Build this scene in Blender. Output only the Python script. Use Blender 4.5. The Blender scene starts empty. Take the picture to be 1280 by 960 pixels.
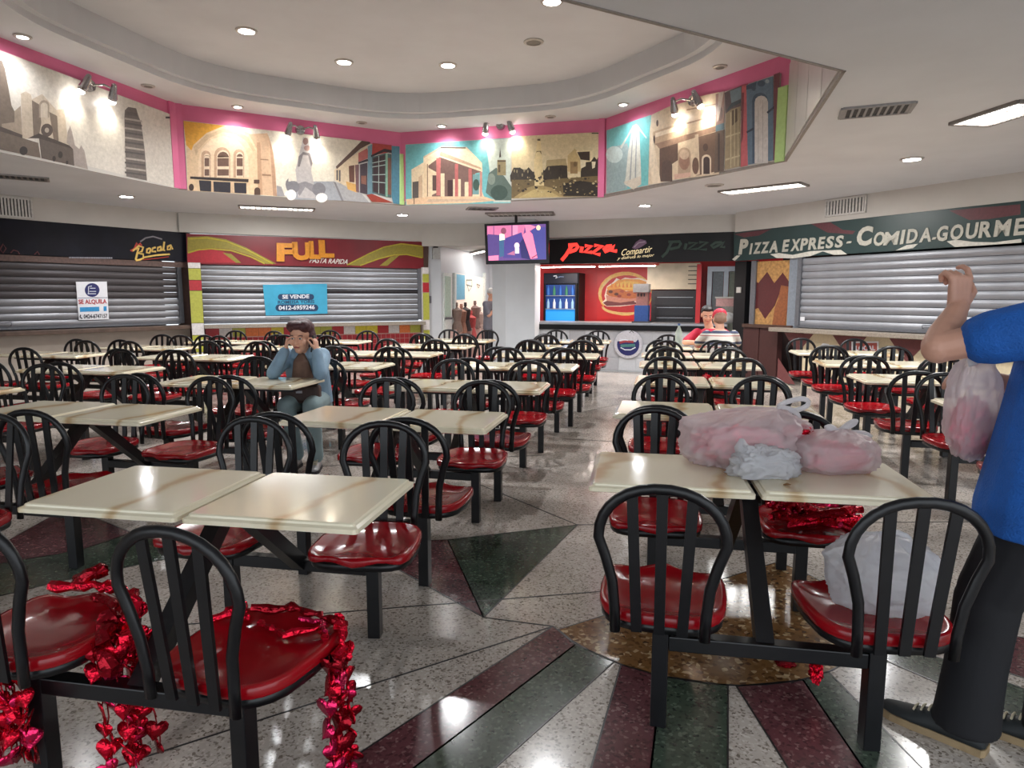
import bpy, bmesh, math, random
from mathutils import Vector, Matrix, noise
S = bpy.context.scene
COL = S.collection
random.seed(7)
R = math.radians

# ------------------------------------------------------------------ camera
H, PIT, F = 1.41, 0.129, 838.0          # eye height, downward pitch, focal length in pixels of a 1280 wide frame
cd = bpy.data.cameras.new('camera')
cam = bpy.data.objects.new('camera', cd)
COL.objects.link(cam)
cam.location = (0, 0, H)
cam.rotation_euler = (math.pi / 2 - PIT, 0, 0)
cd.sensor_width = 36
cd.lens = F / 1280 * 36
cd.clip_start = 0.05
S.camera = cam

# ------------------------------------------------------------------ world and exposure
w = bpy.data.worlds.new('world')
S.world = w
w.use_nodes = True
w.node_tree.nodes['Background'].inputs[0].default_value = (0.86, 0.93, 1.0, 1)
w.node_tree.nodes['Background'].inputs[1].default_value = 0.95
S.view_settings.view_transform = 'Standard'
S.view_settings.look = 'None'
S.view_settings.gamma = 1
S.view_settings.exposure = 1.25
S.view_settings.use_curve_mapping = False
LAMP = 1.0                               # overall dimmer of the room's lamps


# ------------------------------------------------------------------ helpers
def lin(c):
    return tuple((v / 255 / 12.92 if v / 255 <= 0.04045 else ((v / 255 + 0.055) / 1.055) ** 2.4) for v in c)


MATS = {}


def M(name, col=None, rough=0.5, metal=0.0, var=0.12, scale=30.0, bump=0.0, bscale=120.0, emit=0.0, coat=0.0, alpha=1.0, trans=0.0, spec=0.5):
    """procedural principled material: base colour with a little noise, optional grain bump"""
    if name in MATS:
        return MATS[name]
    m = bpy.data.materials.new(name)
    m.use_nodes = True
    nt = m.node_tree
    b = nt.nodes['Principled BSDF']
    c = lin(col)
    b.inputs['Roughness'].default_value = rough
    b.inputs['Metallic'].default_value = metal
    b.inputs['Specular IOR Level'].default_value = spec
    b.inputs['Coat Weight'].default_value = coat
    b.inputs['Alpha'].default_value = alpha
    b.inputs['Transmission Weight'].default_value = trans
    b.inputs['Base Color'].default_value = (*c, 1)
    if emit:
        b.inputs['Emission Color'].default_value = (*c, 1)
        b.inputs['Emission Strength'].default_value = emit
    if var and not emit:
        tc = nt.nodes.new('ShaderNodeTexCoord')
        n = nt.nodes.new('ShaderNodeTexNoise')
        n.inputs['Scale'].default_value = scale
        n.inputs['Detail'].default_value = 4
        r = nt.nodes.new('ShaderNodeValToRGB')
        r.color_ramp.elements[0].position = 0.3
        r.color_ramp.elements[1].position = 0.7
        r.color_ramp.elements[0].color = (*[v * (1 - var) for v in c], 1)
        r.color_ramp.elements[1].color = (*[min(1, v * (1 + var)) for v in c], 1)
        nt.links.new(tc.outputs['Object'], n.inputs['Vector'])
        nt.links.new(n.outputs['Fac'], r.inputs['Fac'])
        nt.links.new(r.outputs['Color'], b.inputs['Base Color'])
    if bump:
        tc = nt.nodes.new('ShaderNodeTexCoord')
        n = nt.nodes.new('ShaderNodeTexNoise')
        n.inputs['Scale'].default_value = bscale
        bm_ = nt.nodes.new('ShaderNodeBump')
        bm_.inputs['Strength'].default_value = bump
        bm_.inputs['Distance'].default_value = 0.01
        nt.links.new(tc.outputs['Object'], n.inputs['Vector'])
        nt.links.new(n.outputs['Fac'], bm_.inputs['Height'])
        nt.links.new(bm_.outputs['Normal'], b.inputs['Normal'])
    MATS[name] = m
    return m


class MB:
    """collects faces, then links them as ONE mesh object"""

    def __init__(self):
        self.v, self.f, self.mi, self.vc = [], [], [], []

    def add(self, vs, fs, mi=0, col=None):
        o = len(self.v)
        self.v += [tuple(p) for p in vs]
        for f in fs:
            self.f.append(tuple(i + o for i in f))
            self.mi.append(mi)
            self.vc.append(col)
        return self

    def box(self, c, s, mat=None, mi=0):
        x, y, z = s[0] / 2, s[1] / 2, s[2] / 2
        vs = [Vector((a * x, b * y, d * z)) for a in (-1, 1) for b in (-1, 1) for d in (-1, 1)]
        if mat is not None:
            vs = [mat @ p for p in vs]
        vs = [p + Vector(c) for p in vs]
        return self.add(vs, [(0, 1, 3, 2), (4, 6, 7, 5), (0, 4, 5, 1), (2, 3, 7, 6), (0, 2, 6, 4), (1, 5, 7, 3)], mi)

    def bar(self, a, b, wx, wz, up=(0, 0, 1), mi=0):
        a, b = Vector(a), Vector(b)
        d = (b - a).normalized()
        u = Vector(up)
        s = d.cross(u)
        if s.length < 1e-4:
            s = d.cross(Vector((1, 0, 0)))
        s.normalize()
        u = s.cross(d)
        vs = []
        for p in (a, b):
            for i, j in ((-1, -1), (1, -1), (1, 1), (-1, 1)):
                vs.append(p + s * wx / 2 * i + u * wz / 2 * j)
        return self.add(vs, [(3, 2, 1, 0), (4, 5, 6, 7), (0, 1, 5, 4), (1, 2, 6, 5), (2, 3, 7, 6), (3, 0, 4, 7)], mi)

    def tube(self, pts, r, n=8, closed=False, r2=None, up=(0, 1, 0), mi=0, cap=True):
        """tube along pts; r = number or list; r2 = radius along 'up'-ish second axis"""
        pts = [Vector(p) for p in pts]
        N = len(pts)
        vs = []
        for i, p in enumerate(pts):
            a = pts[i - 1] if (i or closed) else pts[0]
            b = pts[(i + 1) % N] if (i < N - 1 or closed) else pts[-1]
            d = (b - a).normalized()
            s = d.cross(Vector(up))
            if s.length < 1e-3:
                s = d.cross(Vector((1, 0.3, 0)))
            s.normalize()
            u = s.cross(d).normalized()
            ri = r[i] if isinstance(r, (list, tuple)) else r
            rj = ri if r2 is None else r2
            for k in range(n):
                t = 2 * math.pi * k / n
                vs.append(p + s * ri * math.cos(t) + u * rj * math.sin(t))
        fs = []
        for i in range(N if closed else N - 1):
            j = (i + 1) % N
            for k in range(n):
                l = (k + 1) % n
                fs.append((i * n + k, i * n + l, j * n + l, j * n + k))
        if cap and not closed:
            fs.append(tuple(range(n - 1, -1, -1)))
            fs.append(tuple((N - 1) * n + k for k in range(n)))
        return self.add(vs, fs, mi)

    def prism(self, poly, z0, z1, mi=0):
        n = len(poly)
        vs = [(p[0], p[1], z0) for p in poly] + [(p[0], p[1], z1) for p in poly]
        fs = [tuple(range(n - 1, -1, -1)), tuple(range(n, 2 * n))]
        fs += [(i, (i + 1) % n, n + (i + 1) % n, n + i) for i in range(n)]
        return self.add(vs, fs, mi)

    def loft(self, rings, mi=0, cap=True):
        n = len(rings[0])
        vs = [p for r in rings for p in r]
        fs = []
        for i in range(len(rings) - 1):
            for k in range(n):
                l = (k + 1) % n
                fs.append((i * n + k, i * n + l, (i + 1) * n + l, (i + 1) * n + k))
        if cap:
            fs.append(tuple(range(n - 1, -1, -1)))
            fs.append(tuple((len(rings) - 1) * n + k for k in range(n)))
        return self.add(vs, fs, mi)

    def lathe(self, prof, c=(0, 0, 0), n=20, mi=0, axis='z', cap=True):
        rings = []
        for r, z in prof:
            ring = []
            for k in range(n):
                t = 2 * math.pi * k / n
                p = Vector((r * math.cos(t), r * math.sin(t), z))
                if axis == 'y':
                    p = Vector((p.x, -p.z, p.y))
                ring.append(p + Vector(c))
            rings.append(ring)
        return self.loft(rings, mi, cap)

    def ellip(self, c, r, mat=None, n=12, m=8, mi=0):
        rings = []
        for i in range(m + 1):
            ph = math.pi * i / m
            ring = []
            for k in range(n):
                t = 2 * math.pi * k / n
                p = Vector((r[0] * math.sin(ph) * math.cos(t), r[1] * math.sin(ph) * math.sin(t), -r[2] * math.cos(ph)))
                if i in (0, m):
                    p = Vector((1e-5 * math.cos(t), 1e-5 * math.sin(t), p.z))
                if mat is not None:
                    p = mat @ p
                ring.append(p + Vector(c))
            rings.append(ring)
        return self.loft(rings, mi)

    def capsule(self, a, ra, b, rb, n=12):
        """tapered capsule as a closed shell"""
        a, b = Vector(a), Vector(b)
        d = b - a
        L = max(d.length, 1e-4)
        d = d / L
        s = d.cross(Vector((0.3, 0.9, 0.1)))
        if s.length < 1e-3:
            s = d.cross(Vector((1, 0, 0)))
        s.normalize()
        u = s.cross(d)
        prof = [(-ra * math.cos(t), max(1e-5, ra * math.sin(t))) for t in (0, .5, 1.0, math.pi / 2)]
        prof += [(L + rb * math.cos(t), max(1e-5, rb * math.sin(t))) for t in (math.pi / 2, 1.0, .5, 0)]
        rings = [[a + d * q + (s * math.cos(2 * math.pi * k / n) + u * math.sin(2 * math.pi * k / n)) * r for k in range(n)] for q, r in prof]
        return self.loft(rings)

    def build(self, name, mats, parent=None, smooth=False, bevel=0.0):
        me = bpy.data.meshes.new(name)
        me.from_pydata(self.v, [], self.f)
        if not isinstance(mats, (list, tuple)):
            mats = [mats]
        for m in mats:
            me.materials.append(m)
        if len(mats) > 1:
            me.polygons.foreach_set('material_index', self.mi)
        if any(c is not None for c in self.vc):
            ca = me.color_attributes.new('Col', 'FLOAT_COLOR', 'CORNER')
            k = 0
            for f, c in zip(self.f, self.vc):
                for _ in f:
                    ca.data[k].color = (*(c or (1, 1, 1)), 1)
                    k += 1
        if smooth:
            me.polygons.foreach_set('use_smooth', [True] * len(self.f))
        me.update()
        o = bpy.data.objects.new(name, me)
        COL.objects.link(o)
        if parent is not None:
            o.parent = parent
        if bevel:
            md = o.modifiers.new('soft_edge', 'BEVEL')
            md.width = bevel
            md.segments = 2
            md.limit_method = 'ANGLE'
        return o


def tag(o, label, cat, group=None):
    o['label'] = label
    o['category'] = cat
    if group:
        o['group'] = group
    return o


def thing(name, label, cat, loc=(0, 0, 0), rz=0.0, group=None):
    o = bpy.data.objects.new(name, None)
    COL.objects.link(o)
    o.empty_display_size = 0.1
    o.location = loc
    o.rotation_euler = (0, 0, rz)
    return tag(o, label, cat, group)


def struct(o):
    o['kind'] = 'structure'
    return o


def dup(root, loc=None, rz=None, label=None, group=None):
    r = root.copy()
    COL.objects.link(r)
    if loc is not None:
        r.location = loc
    if rz is not None:
        r.rotation_euler = (0, 0, rz)
    if label:
        r['label'] = label
    if group:
        r['group'] = group
    for ch in list(root.children):
        c = ch.copy()
        COL.objects.link(c)
        c.parent = r
        for g in list(ch.children):
            d = g.copy()
            COL.objects.link(d)
            d.parent = c
    return r


def ray(px, py):
    """direction of a measured photograph point, to find where it lies on a real surface"""
    u, v = (px - 640) / F, (480 - py) / F
    c, s = math.cos(PIT), math.sin(PIT)
    return Vector((u, c + v * s, -s + v * c))


def at_z(px, py, z):
    d = ray(px, py)
    return Vector((0, 0, H)) + d * ((z - H) / d.z)


def at_y(px, py, y):
    d = ray(px, py)
    return Vector((0, 0, H)) + d * (y / d.y)


class Plane:
    """a vertical wall plane through two floor points (left to right as seen from inside)"""

    def __init__(self, a, b):
        self.a, self.b = Vector((*a, 0)), Vector((*b, 0))
        self.t = (self.b - self.a).normalized()
        self.n = Vector((self.t.y, -self.t.x, 0))          # towards the room
        self.L = (self.b - self.a).length

    def at(self, px, py, off=0.0):
        d = ray(px, py)
        o = Vector((0, 0, H))
        k = self.n.dot(self.a + self.n * off - o) / self.n.dot(d)
        return o + d * k

    def sz(self, px, py, off=0.0):
        p = self.at(px, py, off)
        return (p - self.a).dot(self.t), p.z

    def p(self, s, z, off=0.0):
        return self.a + self.t * s + self.n * off + Vector((0, 0, z))

    def slab(self, mb, pts, o0, o1, mi=0, px=True, col=None):
        """prism on the plane from photo points (px) or (s, z) points, between two offsets from the plane"""
        q = [self.sz(*p) for p in pts] if px else pts
        area = sum(q[i][0] * q[(i + 1) % len(q)][1] - q[(i + 1) % len(q)][0] * q[i][1] for i in range(len(q)))
        if area < 0:
            q = q[::-1]
        n = len(q)
        vs = [self.p(s, z, o0) for s, z in q] + [self.p(s, z, o1) for s, z in q]
        fs = [tuple(range(n - 1, -1, -1)), tuple(range(n, 2 * n))]
        fs += [(i, (i + 1) % n, n + (i + 1) % n, n + i) for i in range(n)]
        mb.add(vs, fs, mi, col)
        return mb

    def rect(self, mb, s0, z0, s1, z1, o0, o1, mi=0):
        return self.slab(mb, [(s0, z0), (s1, z0), (s1, z1), (s0, z1)], o0, o1, mi, px=False)

    def face(self, mb, pts, off, col, mi=0):
        """flat printed patch (photo points) lying on the plane"""
        q = [self.sz(*p) for p in pts]
        area = sum(q[i][0] * q[(i + 1) % len(q)][1] - q[(i + 1) % len(q)][0] * q[i][1] for i in range(len(q)))
        if area < 0:
            q = q[::-1]
        mb.add([self.p(s, z, off) for s, z in q], [tuple(range(len(q)))], mi, lin(col))

    def rot(self):
        return math.atan2(self.t.y, self.t.x)


def text_mesh(txt, bold=0.0, shear=0.0, space=1.0, res=3):
    cu = bpy.data.curves.new('lettering', 'FONT')
    cu.body = txt
    cu.size = 1
    cu.offset = bold
    cu.shear = shear
    cu.space_character = space
    cu.resolution_u = res
    o = bpy.data.objects.new('lettering', cu)
    COL.objects.link(o)
    dg = bpy.context.evaluated_depsgraph_get()
    me = bpy.data.meshes.new_from_object(o.evaluated_get(dg))
    vs = [v.co.copy() for v in me.vertices]
    fs = [tuple(p.vertices) for p in me.polygons]
    bpy.data.objects.remove(o)
    bpy.data.meshes.remove(me)
    return vs, fs


def lettering(pl, txt, p_bl, p_br, p_tl, off, mat, parent, depth=0.0, bold=0.0, shear=0.0, space=1.0, name='lettering'):
    """text fitted to the parallelogram bottom-left, bottom-right, top-left (photo points) on a wall plane"""
    vs, fs = text_mesh(txt, bold, shear, space)
    x0, x1 = min(v.x for v in vs), max(v.x for v in vs)
    y0, y1 = min(v.y for v in vs), max(v.y for v in vs)
    A, B, C = pl.sz(*p_bl), pl.sz(*p_br), pl.sz(*p_tl)
    mb = MB()
    pts = []
    for v in vs:
        a, b = (v.x - x0) / (x1 - x0), (v.y - y0) / (y1 - y0)
        s = A[0] + a * (B[0] - A[0]) + b * (C[0] - A[0])
        z = A[1] + a * (B[1] - A[1]) + b * (C[1] - A[1])
        pts.append((s, z))
    mb.add([pl.p(s, z, off) for s, z in pts], fs)
    o = mb.build(name, mat, parent)
    if depth:
        md = o.modifiers.new('thickness', 'SOLIDIFY')
        md.thickness = depth
        md.offset = 0
    return o


def printed(name='printed_vinyl', rough=0.35, emit=0.0):
    """flat print: colours stored on the faces, fine grain from noise"""
    if name in MATS:
        return MATS[name]
    m = bpy.data.materials.new(name)
    m.use_nodes = True
    nt = m.node_tree
    b = nt.nodes['Principled BSDF']
    b.inputs['Roughness'].default_value = rough
    a = nt.nodes.new('ShaderNodeVertexColor')
    a.layer_name = 'Col'
    tc = nt.nodes.new('ShaderNodeTexCoord')
    n = nt.nodes.new('ShaderNodeTexNoise')
    n.inputs['Scale'].default_value = 22
    n.inputs['Detail'].default_value = 8
    n.inputs['Roughness'].default_value = 0.75
    mr = nt.nodes.new('ShaderNodeMapRange')
    mr.inputs['From Min'].default_value = 0.25
    mr.inputs['From Max'].default_value = 0.75
    mr.inputs['To Min'].default_value = 0.74
    mr.inputs['To Max'].default_value = 1.2
    mx = nt.nodes.new('ShaderNodeMix')
    mx.data_type = 'RGBA'
    mx.blend_type = 'MULTIPLY'
    mx.inputs[0].default_value = 1.0 if not emit else 0.3
    nt.links.new(tc.outputs['Object'], n.inputs['Vector'])
    nt.links.new(n.outputs['Fac'], mr.inputs['Value'])
    nt.links.new(a.outputs['Color'], mx.inputs[6])
    nt.links.new(mr.outputs['Result'], mx.inputs[7])
    nt.links.new(mx.outputs[2], b.inputs['Base Color'])
    if emit:
        nt.links.new(mx.outputs[2], b.inputs['Emission Color'])
        b.inputs['Emission Strength'].default_value = emit
    MATS[name] = m
    return m


def lamp(name, kind, loc, power, size=0.1, col=(1, 1, 1), parent=None, rot=None, spot=None, size_y=None, blend=0.6):
    l = bpy.data.lights.new(name, kind)
    l.energy = power * LAMP
    l.color = col
    if kind == 'AREA':
        l.shape = 'RECTANGLE' if size_y else 'DISK'
        l.size = size
        if size_y:
            l.size_y = size_y
    else:
        l.shadow_soft_size = size
    if spot:
        l.spot_size = spot
        l.spot_blend = blend
    o = bpy.data.objects.new(name, l)
    COL.objects.link(o)
    o.location = loc
    if rot:
        o.rotation_euler = rot
    if parent:
        o.parent = parent
    return o

# ------------------------------------------------------------------ materials of the room
def terrazzo(name, base, chip1, chip2, rough=0.13, scale=95):
    m = bpy.data.materials.new(name)
    m.use_nodes = True
    nt = m.node_tree
    b = nt.nodes['Principled BSDF']
    b.inputs['Roughness'].default_value = rough
    tc = nt.nodes.new('ShaderNodeTexCoord')
    v = nt.nodes.new('ShaderNodeTexVoronoi')
    v.inputs['Scale'].default_value = scale
    sep = nt.nodes.new('ShaderNodeSeparateColor')
    r = nt.nodes.new('ShaderNodeValToRGB')
    r.color_ramp.interpolation = 'LINEAR'
    e = r.color_ramp.elements
    e[0].position, e[0].color = 0.0, (*lin(chip1), 1)
    e[1].position, e[1].color = 1.0, (*lin(chip2), 1)
    k = e.new(0.3)
    k.color = (*lin(base), 1)
    k = e.new(0.8)
    k.color = (*lin(base), 1)
    n = nt.nodes.new('ShaderNodeTexNoise')
    n.inputs['Scale'].default_value = 1.3
    n.inputs['Detail'].default_value = 5
    mr = nt.nodes.new('ShaderNodeMapRange')
    mr.inputs['From Min'].default_value, mr.inputs['From Max'].default_value = 0.3, 0.7
    mr.inputs['To Min'].default_value, mr.inputs['To Max'].default_value = 0.8, 1.12
    mx = nt.nodes.new('ShaderNodeMix')
    mx.data_type, mx.blend_type = 'RGBA', 'MULTIPLY'
    mx.inputs[0].default_value = 1
    mr2 = nt.nodes.new('ShaderNodeMapRange')
    mr2.inputs['From Min'].default_value, mr2.inputs['From Max'].default_value = 0.3, 0.7
    mr2.inputs['To Min'].default_value, mr2.inputs['To Max'].default_value = rough * 0.7, rough * 1.6
    L = nt.links.new
    L(tc.outputs['Object'], v.inputs['Vector'])
    L(tc.outputs['Object'], n.inputs['Vector'])
    L(v.outputs['Color'], sep.inputs[0])
    L(sep.outputs[0], r.inputs['Fac'])
    L(r.outputs['Color'], mx.inputs[6])
    L(n.outputs['Fac'], mr.inputs['Value'])
    L(n.outputs['Fac'], mr2.inputs['Value'])
    L(mr.outputs['Result'], mx.inputs[7])
    L(mx.outputs[2], b.inputs['Base Color'])
    L(mr2.outputs['Result'], b.inputs['Roughness'])
    MATS[name] = m
    return m


def marble(name):
    m = bpy.data.materials.new(name)
    m.use_nodes = True
    nt = m.node_tree
    b = nt.nodes['Principled BSDF']
    b.inputs['Roughness'].default_value = 0.13
    b.inputs['Coat Weight'].default_value = 0.3
    b.inputs['Coat Roughness'].default_value = 0.05
    tc = nt.nodes.new('ShaderNodeTexCoord')
    oi = nt.nodes.new('ShaderNodeObjectInfo')
    ad = nt.nodes.new('ShaderNodeVectorMath')
    ad.operation = 'MULTIPLY_ADD'
    ad.inputs[1].default_value = (1, 1, 1)
    sc = nt.nodes.new('ShaderNodeVectorMath')
    sc.operation = 'SCALE'
    sc.inputs[0].default_value = (13.1, 7.7, 0)
    wv = nt.nodes.new('ShaderNodeTexWave')
    wv.inputs['Scale'].default_value = 0.85
    wv.inputs['Distortion'].default_value = 7.0
    wv.inputs['Detail'].default_value = 4
    wv.inputs['Detail Scale'].default_value = 1.1
    r = nt.nodes.new('ShaderNodeValToRGB')
    e = r.color_ramp.elements
    e[0].position, e[0].color = 0.0, (*lin((200, 170, 128)), 1)
    e[1].position, e[1].color = 0.12, (*lin((234, 224, 195)), 1)
    k = e.new(0.04)
    k.color = (*lin((222, 205, 168)), 1)
    k = e.new(0.6)
    k.color = (*lin((238, 229, 202)), 1)
    L = nt.links.new
    L(oi.outputs['Random'], sc.inputs['Scale'])
    L(tc.outputs['Object'], ad.inputs[0])
    L(sc.outputs[0], ad.inputs[2])
    L(ad.outputs[0], wv.inputs['Vector'])
    L(wv.outputs['Fac'], r.inputs['Fac'])
    L(r.outputs['Color'], b.inputs['Base Color'])
    MATS[name] = m
    return m


terr = terrazzo('terrazzo_grey', (182, 173, 164), (108, 98, 88), (202, 194, 186), scale=120)
terr_red = terrazzo('terrazzo_red', (92, 54, 58), (64, 38, 42), (128, 98, 98))
terr_green = terrazzo('terrazzo_green', (62, 74, 62), (40, 48, 41), (94, 106, 92))
terr_brown = terrazzo('terrazzo_brown', (122, 88, 52), (74, 48, 26), (196, 172, 132), scale=60)
top_marble = marble('cream_marble')
white_paint = M('white_paint', (190, 186, 180), 0.6, var=0.04, scale=3)
ceil_paint = M('ceiling_paint', (208, 211, 216), 0.7, var=0.04, scale=2)
pink_paint = M('pink_paint', (216, 112, 152), 0.5, var=0.05, scale=4)
green_paint = M('green_paint', (176, 206, 132), 0.5, var=0.06)
beige_wall = M('beige_wall', (176, 164, 152), 0.6, var=0.06, scale=6)
cool_white = M('cool_white_wall', (194, 198, 202), 0.45, var=0.03, scale=3)
black_metal = M('black_metal', (15, 15, 18), 0.32, var=0.2, scale=14, spec=0.4)
dark_metal = M('dark_metal', (44, 42, 44), 0.45)
red_plastic = M('red_plastic', (150, 10, 22), 0.2, var=0.1, scale=6, coat=0.15, spec=0.4)
alu = M('aluminium', (176, 178, 182), 0.34, metal=0.85, var=0.08, scale=8)
alu_grey = M('grey_metal', (112, 114, 120), 0.45, metal=0.5, var=0.1)
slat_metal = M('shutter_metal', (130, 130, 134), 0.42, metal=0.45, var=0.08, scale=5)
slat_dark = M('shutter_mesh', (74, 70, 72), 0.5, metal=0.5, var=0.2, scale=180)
granite = M('granite', (142, 132, 120), 0.4, var=0.3, scale=70)
wood_dark = M('dark_wood', (74, 50, 40), 0.5, var=0.2, scale=12)
black_paint = M('black_paint', (18, 18, 21), 0.5, spec=0.25)
lamp_white = M('lamp_glow', (255, 250, 244), emit=14, var=0)
lamp_off = M('lamp_off', (120, 116, 112), 0.4)
vinyl = printed()
dark_red = M('dark_red_paint', (96, 30, 34), 0.5)
cream_paint = M('cream_paint', (208, 192, 160), 0.55, var=0.08)
black_vent = M('vent_dark', (38, 38, 40), 0.6)

# ------------------------------------------------------------------ the setting: floor
ZC, ZR, ZI = 2.85, 3.95, 4.28             # perimeter ceiling, ring of the raised octagon, inner ceiling
fl = struct(MB().box((0, 6, -0.05), (34, 34, 0.1)).build('floor', terr))


def floor_piece(pts, mat, name='inlay_panel'):
    mb = MB()
    a = sum(pts[i][0] * pts[(i + 1) % len(pts)][1] - pts[(i + 1) % len(pts)][0] * pts[i][1] for i in range(len(pts)))
    mb.prism(pts if a > 0 else pts[::-1], -0.004, 0.0012)
    o = mb.build(name, mat, fl)
    return o


def floor_strip(a, b, wd=0.006):
    mb = MB()
    mb.bar((a[0], a[1], 0.0006), (b[0], b[1], 0.0006), wd, 0.003)
    return mb.build('divider_strip', black_metal, fl)


def edge_loop(pts):
    for i in range(len(pts)):
        floor_strip(pts[i], pts[(i + 1) % len(pts)])


tri_r = [(-0.377, 3.775), (-0.126, 2.816), (-0.929, 3.724)]
tri_g = [(-0.377, 3.775), (0.408, 4.035), (-0.126, 2.816)]
for t, m_ in ((tri_r, terr_red), (tri_g, terr_green)):
    floor_piece(t, m_)
    edge_loop(t)
lk = [at_z(x, y, 0).xy for x, y in ((-60, 715), (85, 634), (165, 666), (100, 688))]
lg = [at_z(x, y, 0).xy for x, y in ((100, 688), (165, 666), (236, 668), (240, 692), (78, 726), (-60, 760), (-60, 715))]
for t, m_ in ((lk, terr_red), (lg, terr_green)):
    floor_piece([tuple(p) for p in t], m_)
    edge_loop([tuple(p) for p in t])
CX, CY, CR = 0.85, 3.01, 0.72
arc = [(CX + CR * math.cos(R(a)), CY + CR * math.sin(R(a))) for a in range(205, 405, 8)]
floor_piece(arc, terr_brown)
edge_loop(arc)
bands = [
    ([(0.177, 2.735), (0.259, 2.58), (-0.97, 0.98), (-1.2, 1.02)], terr_red),
    ([(0.259, 2.58), (0.40, 2.455), (-0.7, 1.0), (-0.97, 0.98)], terr_green),
    ([(0.421, 2.43), (0.561, 2.352), (0.16, 0.95), (-0.05, 0.95)], terr_red),
    ([(0.561, 2.352), (0.79, 2.29), (0.36, 0.95), (0.16, 0.95)], terr_green),
    ([(0.82, 2.285), (1.08, 2.325), (1.02, 0.95), (0.86, 0.95)], terr_red),
    ([(1.08, 2.325), (1.2, 2.38), (1.30, 0.95), (1.02, 0.95)], terr_green),
    ([(1.40, 2.55), (1.50, 2.70), (2.5, 1.5), (2.3, 1.25)], terr_green),
    ([(1.50, 2.72), (1.58, 2.95), (2.9, 2.2), (2.6, 1.7)], terr_red),
]
for t, m_ in bands:
    floor_piece(t, m_)
    edge_loop(t)
for a, b in (((-2.9, 0.79), (0.177, 2.735)), ((-1.6, 2.72), (1.1, 3.2)), ((0.408, 4.035), (-0.25, 4.95)), ((0.408, 4.035), (3.2, 4.1)),
             ((-0.126, 2.816), (0.177, 2.735)), ((1.8, 9.2), (0.9, 8.2)), ((0.5, 6.6), (2.4, 6.1)), ((-3, 5.2), (0.3, 5.9))):
    floor_strip(a, b)

# ------------------------------------------------------------------ walls
A = Plane((-8.93, 7.34), (-5.72, 11.94))
B = Plane((-5.65, 11.85), (-1.72, 13.75))
Cw = Plane((0.45, 13.26), (3.92, 12.10))
D = Plane((3.90, 11.84), (7.5, 5.21))


def wall(name, pl, s0, z0, s1, z1, mat, o0=-0.2, o1=0.0):
    return struct(pl.rect(MB(), s0, z0, s1, z1, o0, o1).build(name, mat))


ZS, ZB, ZL = 2.52, 2.02, 0.92             # sign top, sign bottom, counter ledge
wall('wall_left', A, 0, 0, A.L, ZL - 0.06, beige_wall)
wall('wall_left_fascia', A, -0.5, ZS, A.L + 0.1, ZC + 0.02, white_paint, -0.2, 0.06)
wall('wall_back_left', B, 0, 0, B.L, ZL - 0.06, dark_red)
wall('wall_back_left_fascia', B, -0.1, ZS, B.L + 0.35, ZC + 0.02, white_paint, -0.2, 0.06)
wall('wall_back_right', Cw, 0, 0, Cw.L, 0.80, cool_white)
wall('wall_back_right_fascia', Cw, -0.9, ZS + 0.03, Cw.L + 0.1, ZC + 0.02, white_paint, -0.2, 0.06)
wall('wall_right', D, 1.45, 0, D.L, ZL - 0.06, cream_paint)
wall('wall_right_fascia', D, 0.0, ZS, D.L + 0.5, ZC + 0.02, white_paint, -0.2, 0.06)
# far side walls outside the frame
struct(MB().box((-9.0, 3.0, 1.45), (0.2, 8.8, 2.9)).build('wall_side_left', beige_wall))
struct(MB().box((7.6, 1.6, 1.45), (0.2, 7.2, 2.9)).build('wall_side_right', beige_wall))
# backs behind the shutters
wall('wall_left_back', A, 0, ZL - 0.06, A.L, ZC, black_paint, -0.9, -0.8)
# white end wall and the passage
struct(MB().prism([(-1.72, 13.75), (-1.45, 13.86), (-0.55, 16.4), (-0.75, 16.5), (-1.66, 13.96)][::-1], 0, ZS + 0.05).build('wall_passage_left', cool_white))
struct(MB().prism([(-1.8, 13.65), (0.6, 13.4), (0.9, 16.9), (-1.9, 16.9)], 2.42, 2.5).build('ceiling_passage', white_paint))
struct(MB().prism([(-0.9, 16.5), (2.2, 16.3), (2.2, 16.5), (-0.9, 16.7)], 0, 2.6).build('wall_passage_end', cool_white))
struct(MB().prism([(-1.9, 13.66), (0.5, 13.36), (0.5, 13.5), (-1.9, 13.8)], 2.5, ZC).build('wall_passage_head', white_paint))
# square white column in front of the pizza counter
struct(MB().prism([(-0.12, 12.95), (0.43, 12.75), (0.55, 13.25), (-0.39, 13.42)], 0, ZC).build('column', cool_white))

# ------------------------------------------------------------------ ceilings
V = [(-5.25, 6.2), (-4.47, 9.27), (-1.74, 10.85), (1.34, 10.03), (2.92, 7.4), (2.13, 4.53), (-0.58, 3.02), (-3.70, 3.60)]
OUT = [(-10.5, 6.2), (-8.2, 13.2), (-2.3, 18.0), (2.0, 17.0), (8.6, 10.5), (8.8, 3.5), (-0.2, -2.4), (-10.5, -2.0)]
mb = MB()
for i in range(8):
    j = (i + 1) % 8
    p = [V[i], V[j], OUT[j], OUT[i]]
    a = sum(p[k][0] * p[(k + 1) % 4][1] - p[(k + 1) % 4][0] * p[k][1] for k in range(4))
    mb.prism(p if a > 0 else p[::-1], ZC, ZC + 0.06)
struct(mb.build('ceiling', ceil_paint))
cen = Vector((sum(p[0] for p in V) / 8, sum(p[1] for p in V) / 8))
Vv = [Vector(p) for p in V]


def inset(d):
    out = []
    for i in range(8):
        a, b, c = Vv[i - 1], Vv[i], Vv[(i + 1) % 8]
        n1 = (b - a).normalized()
        n2 = (c - b).normalized()
        n1 = Vector((n1.y, -n1.x))
        n2 = Vector((n2.y, -n2.x))
        m_ = (n1 + n2).normalized()
        out.append(b + m_ * (d / m_.dot(n1)))
    return out


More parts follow.
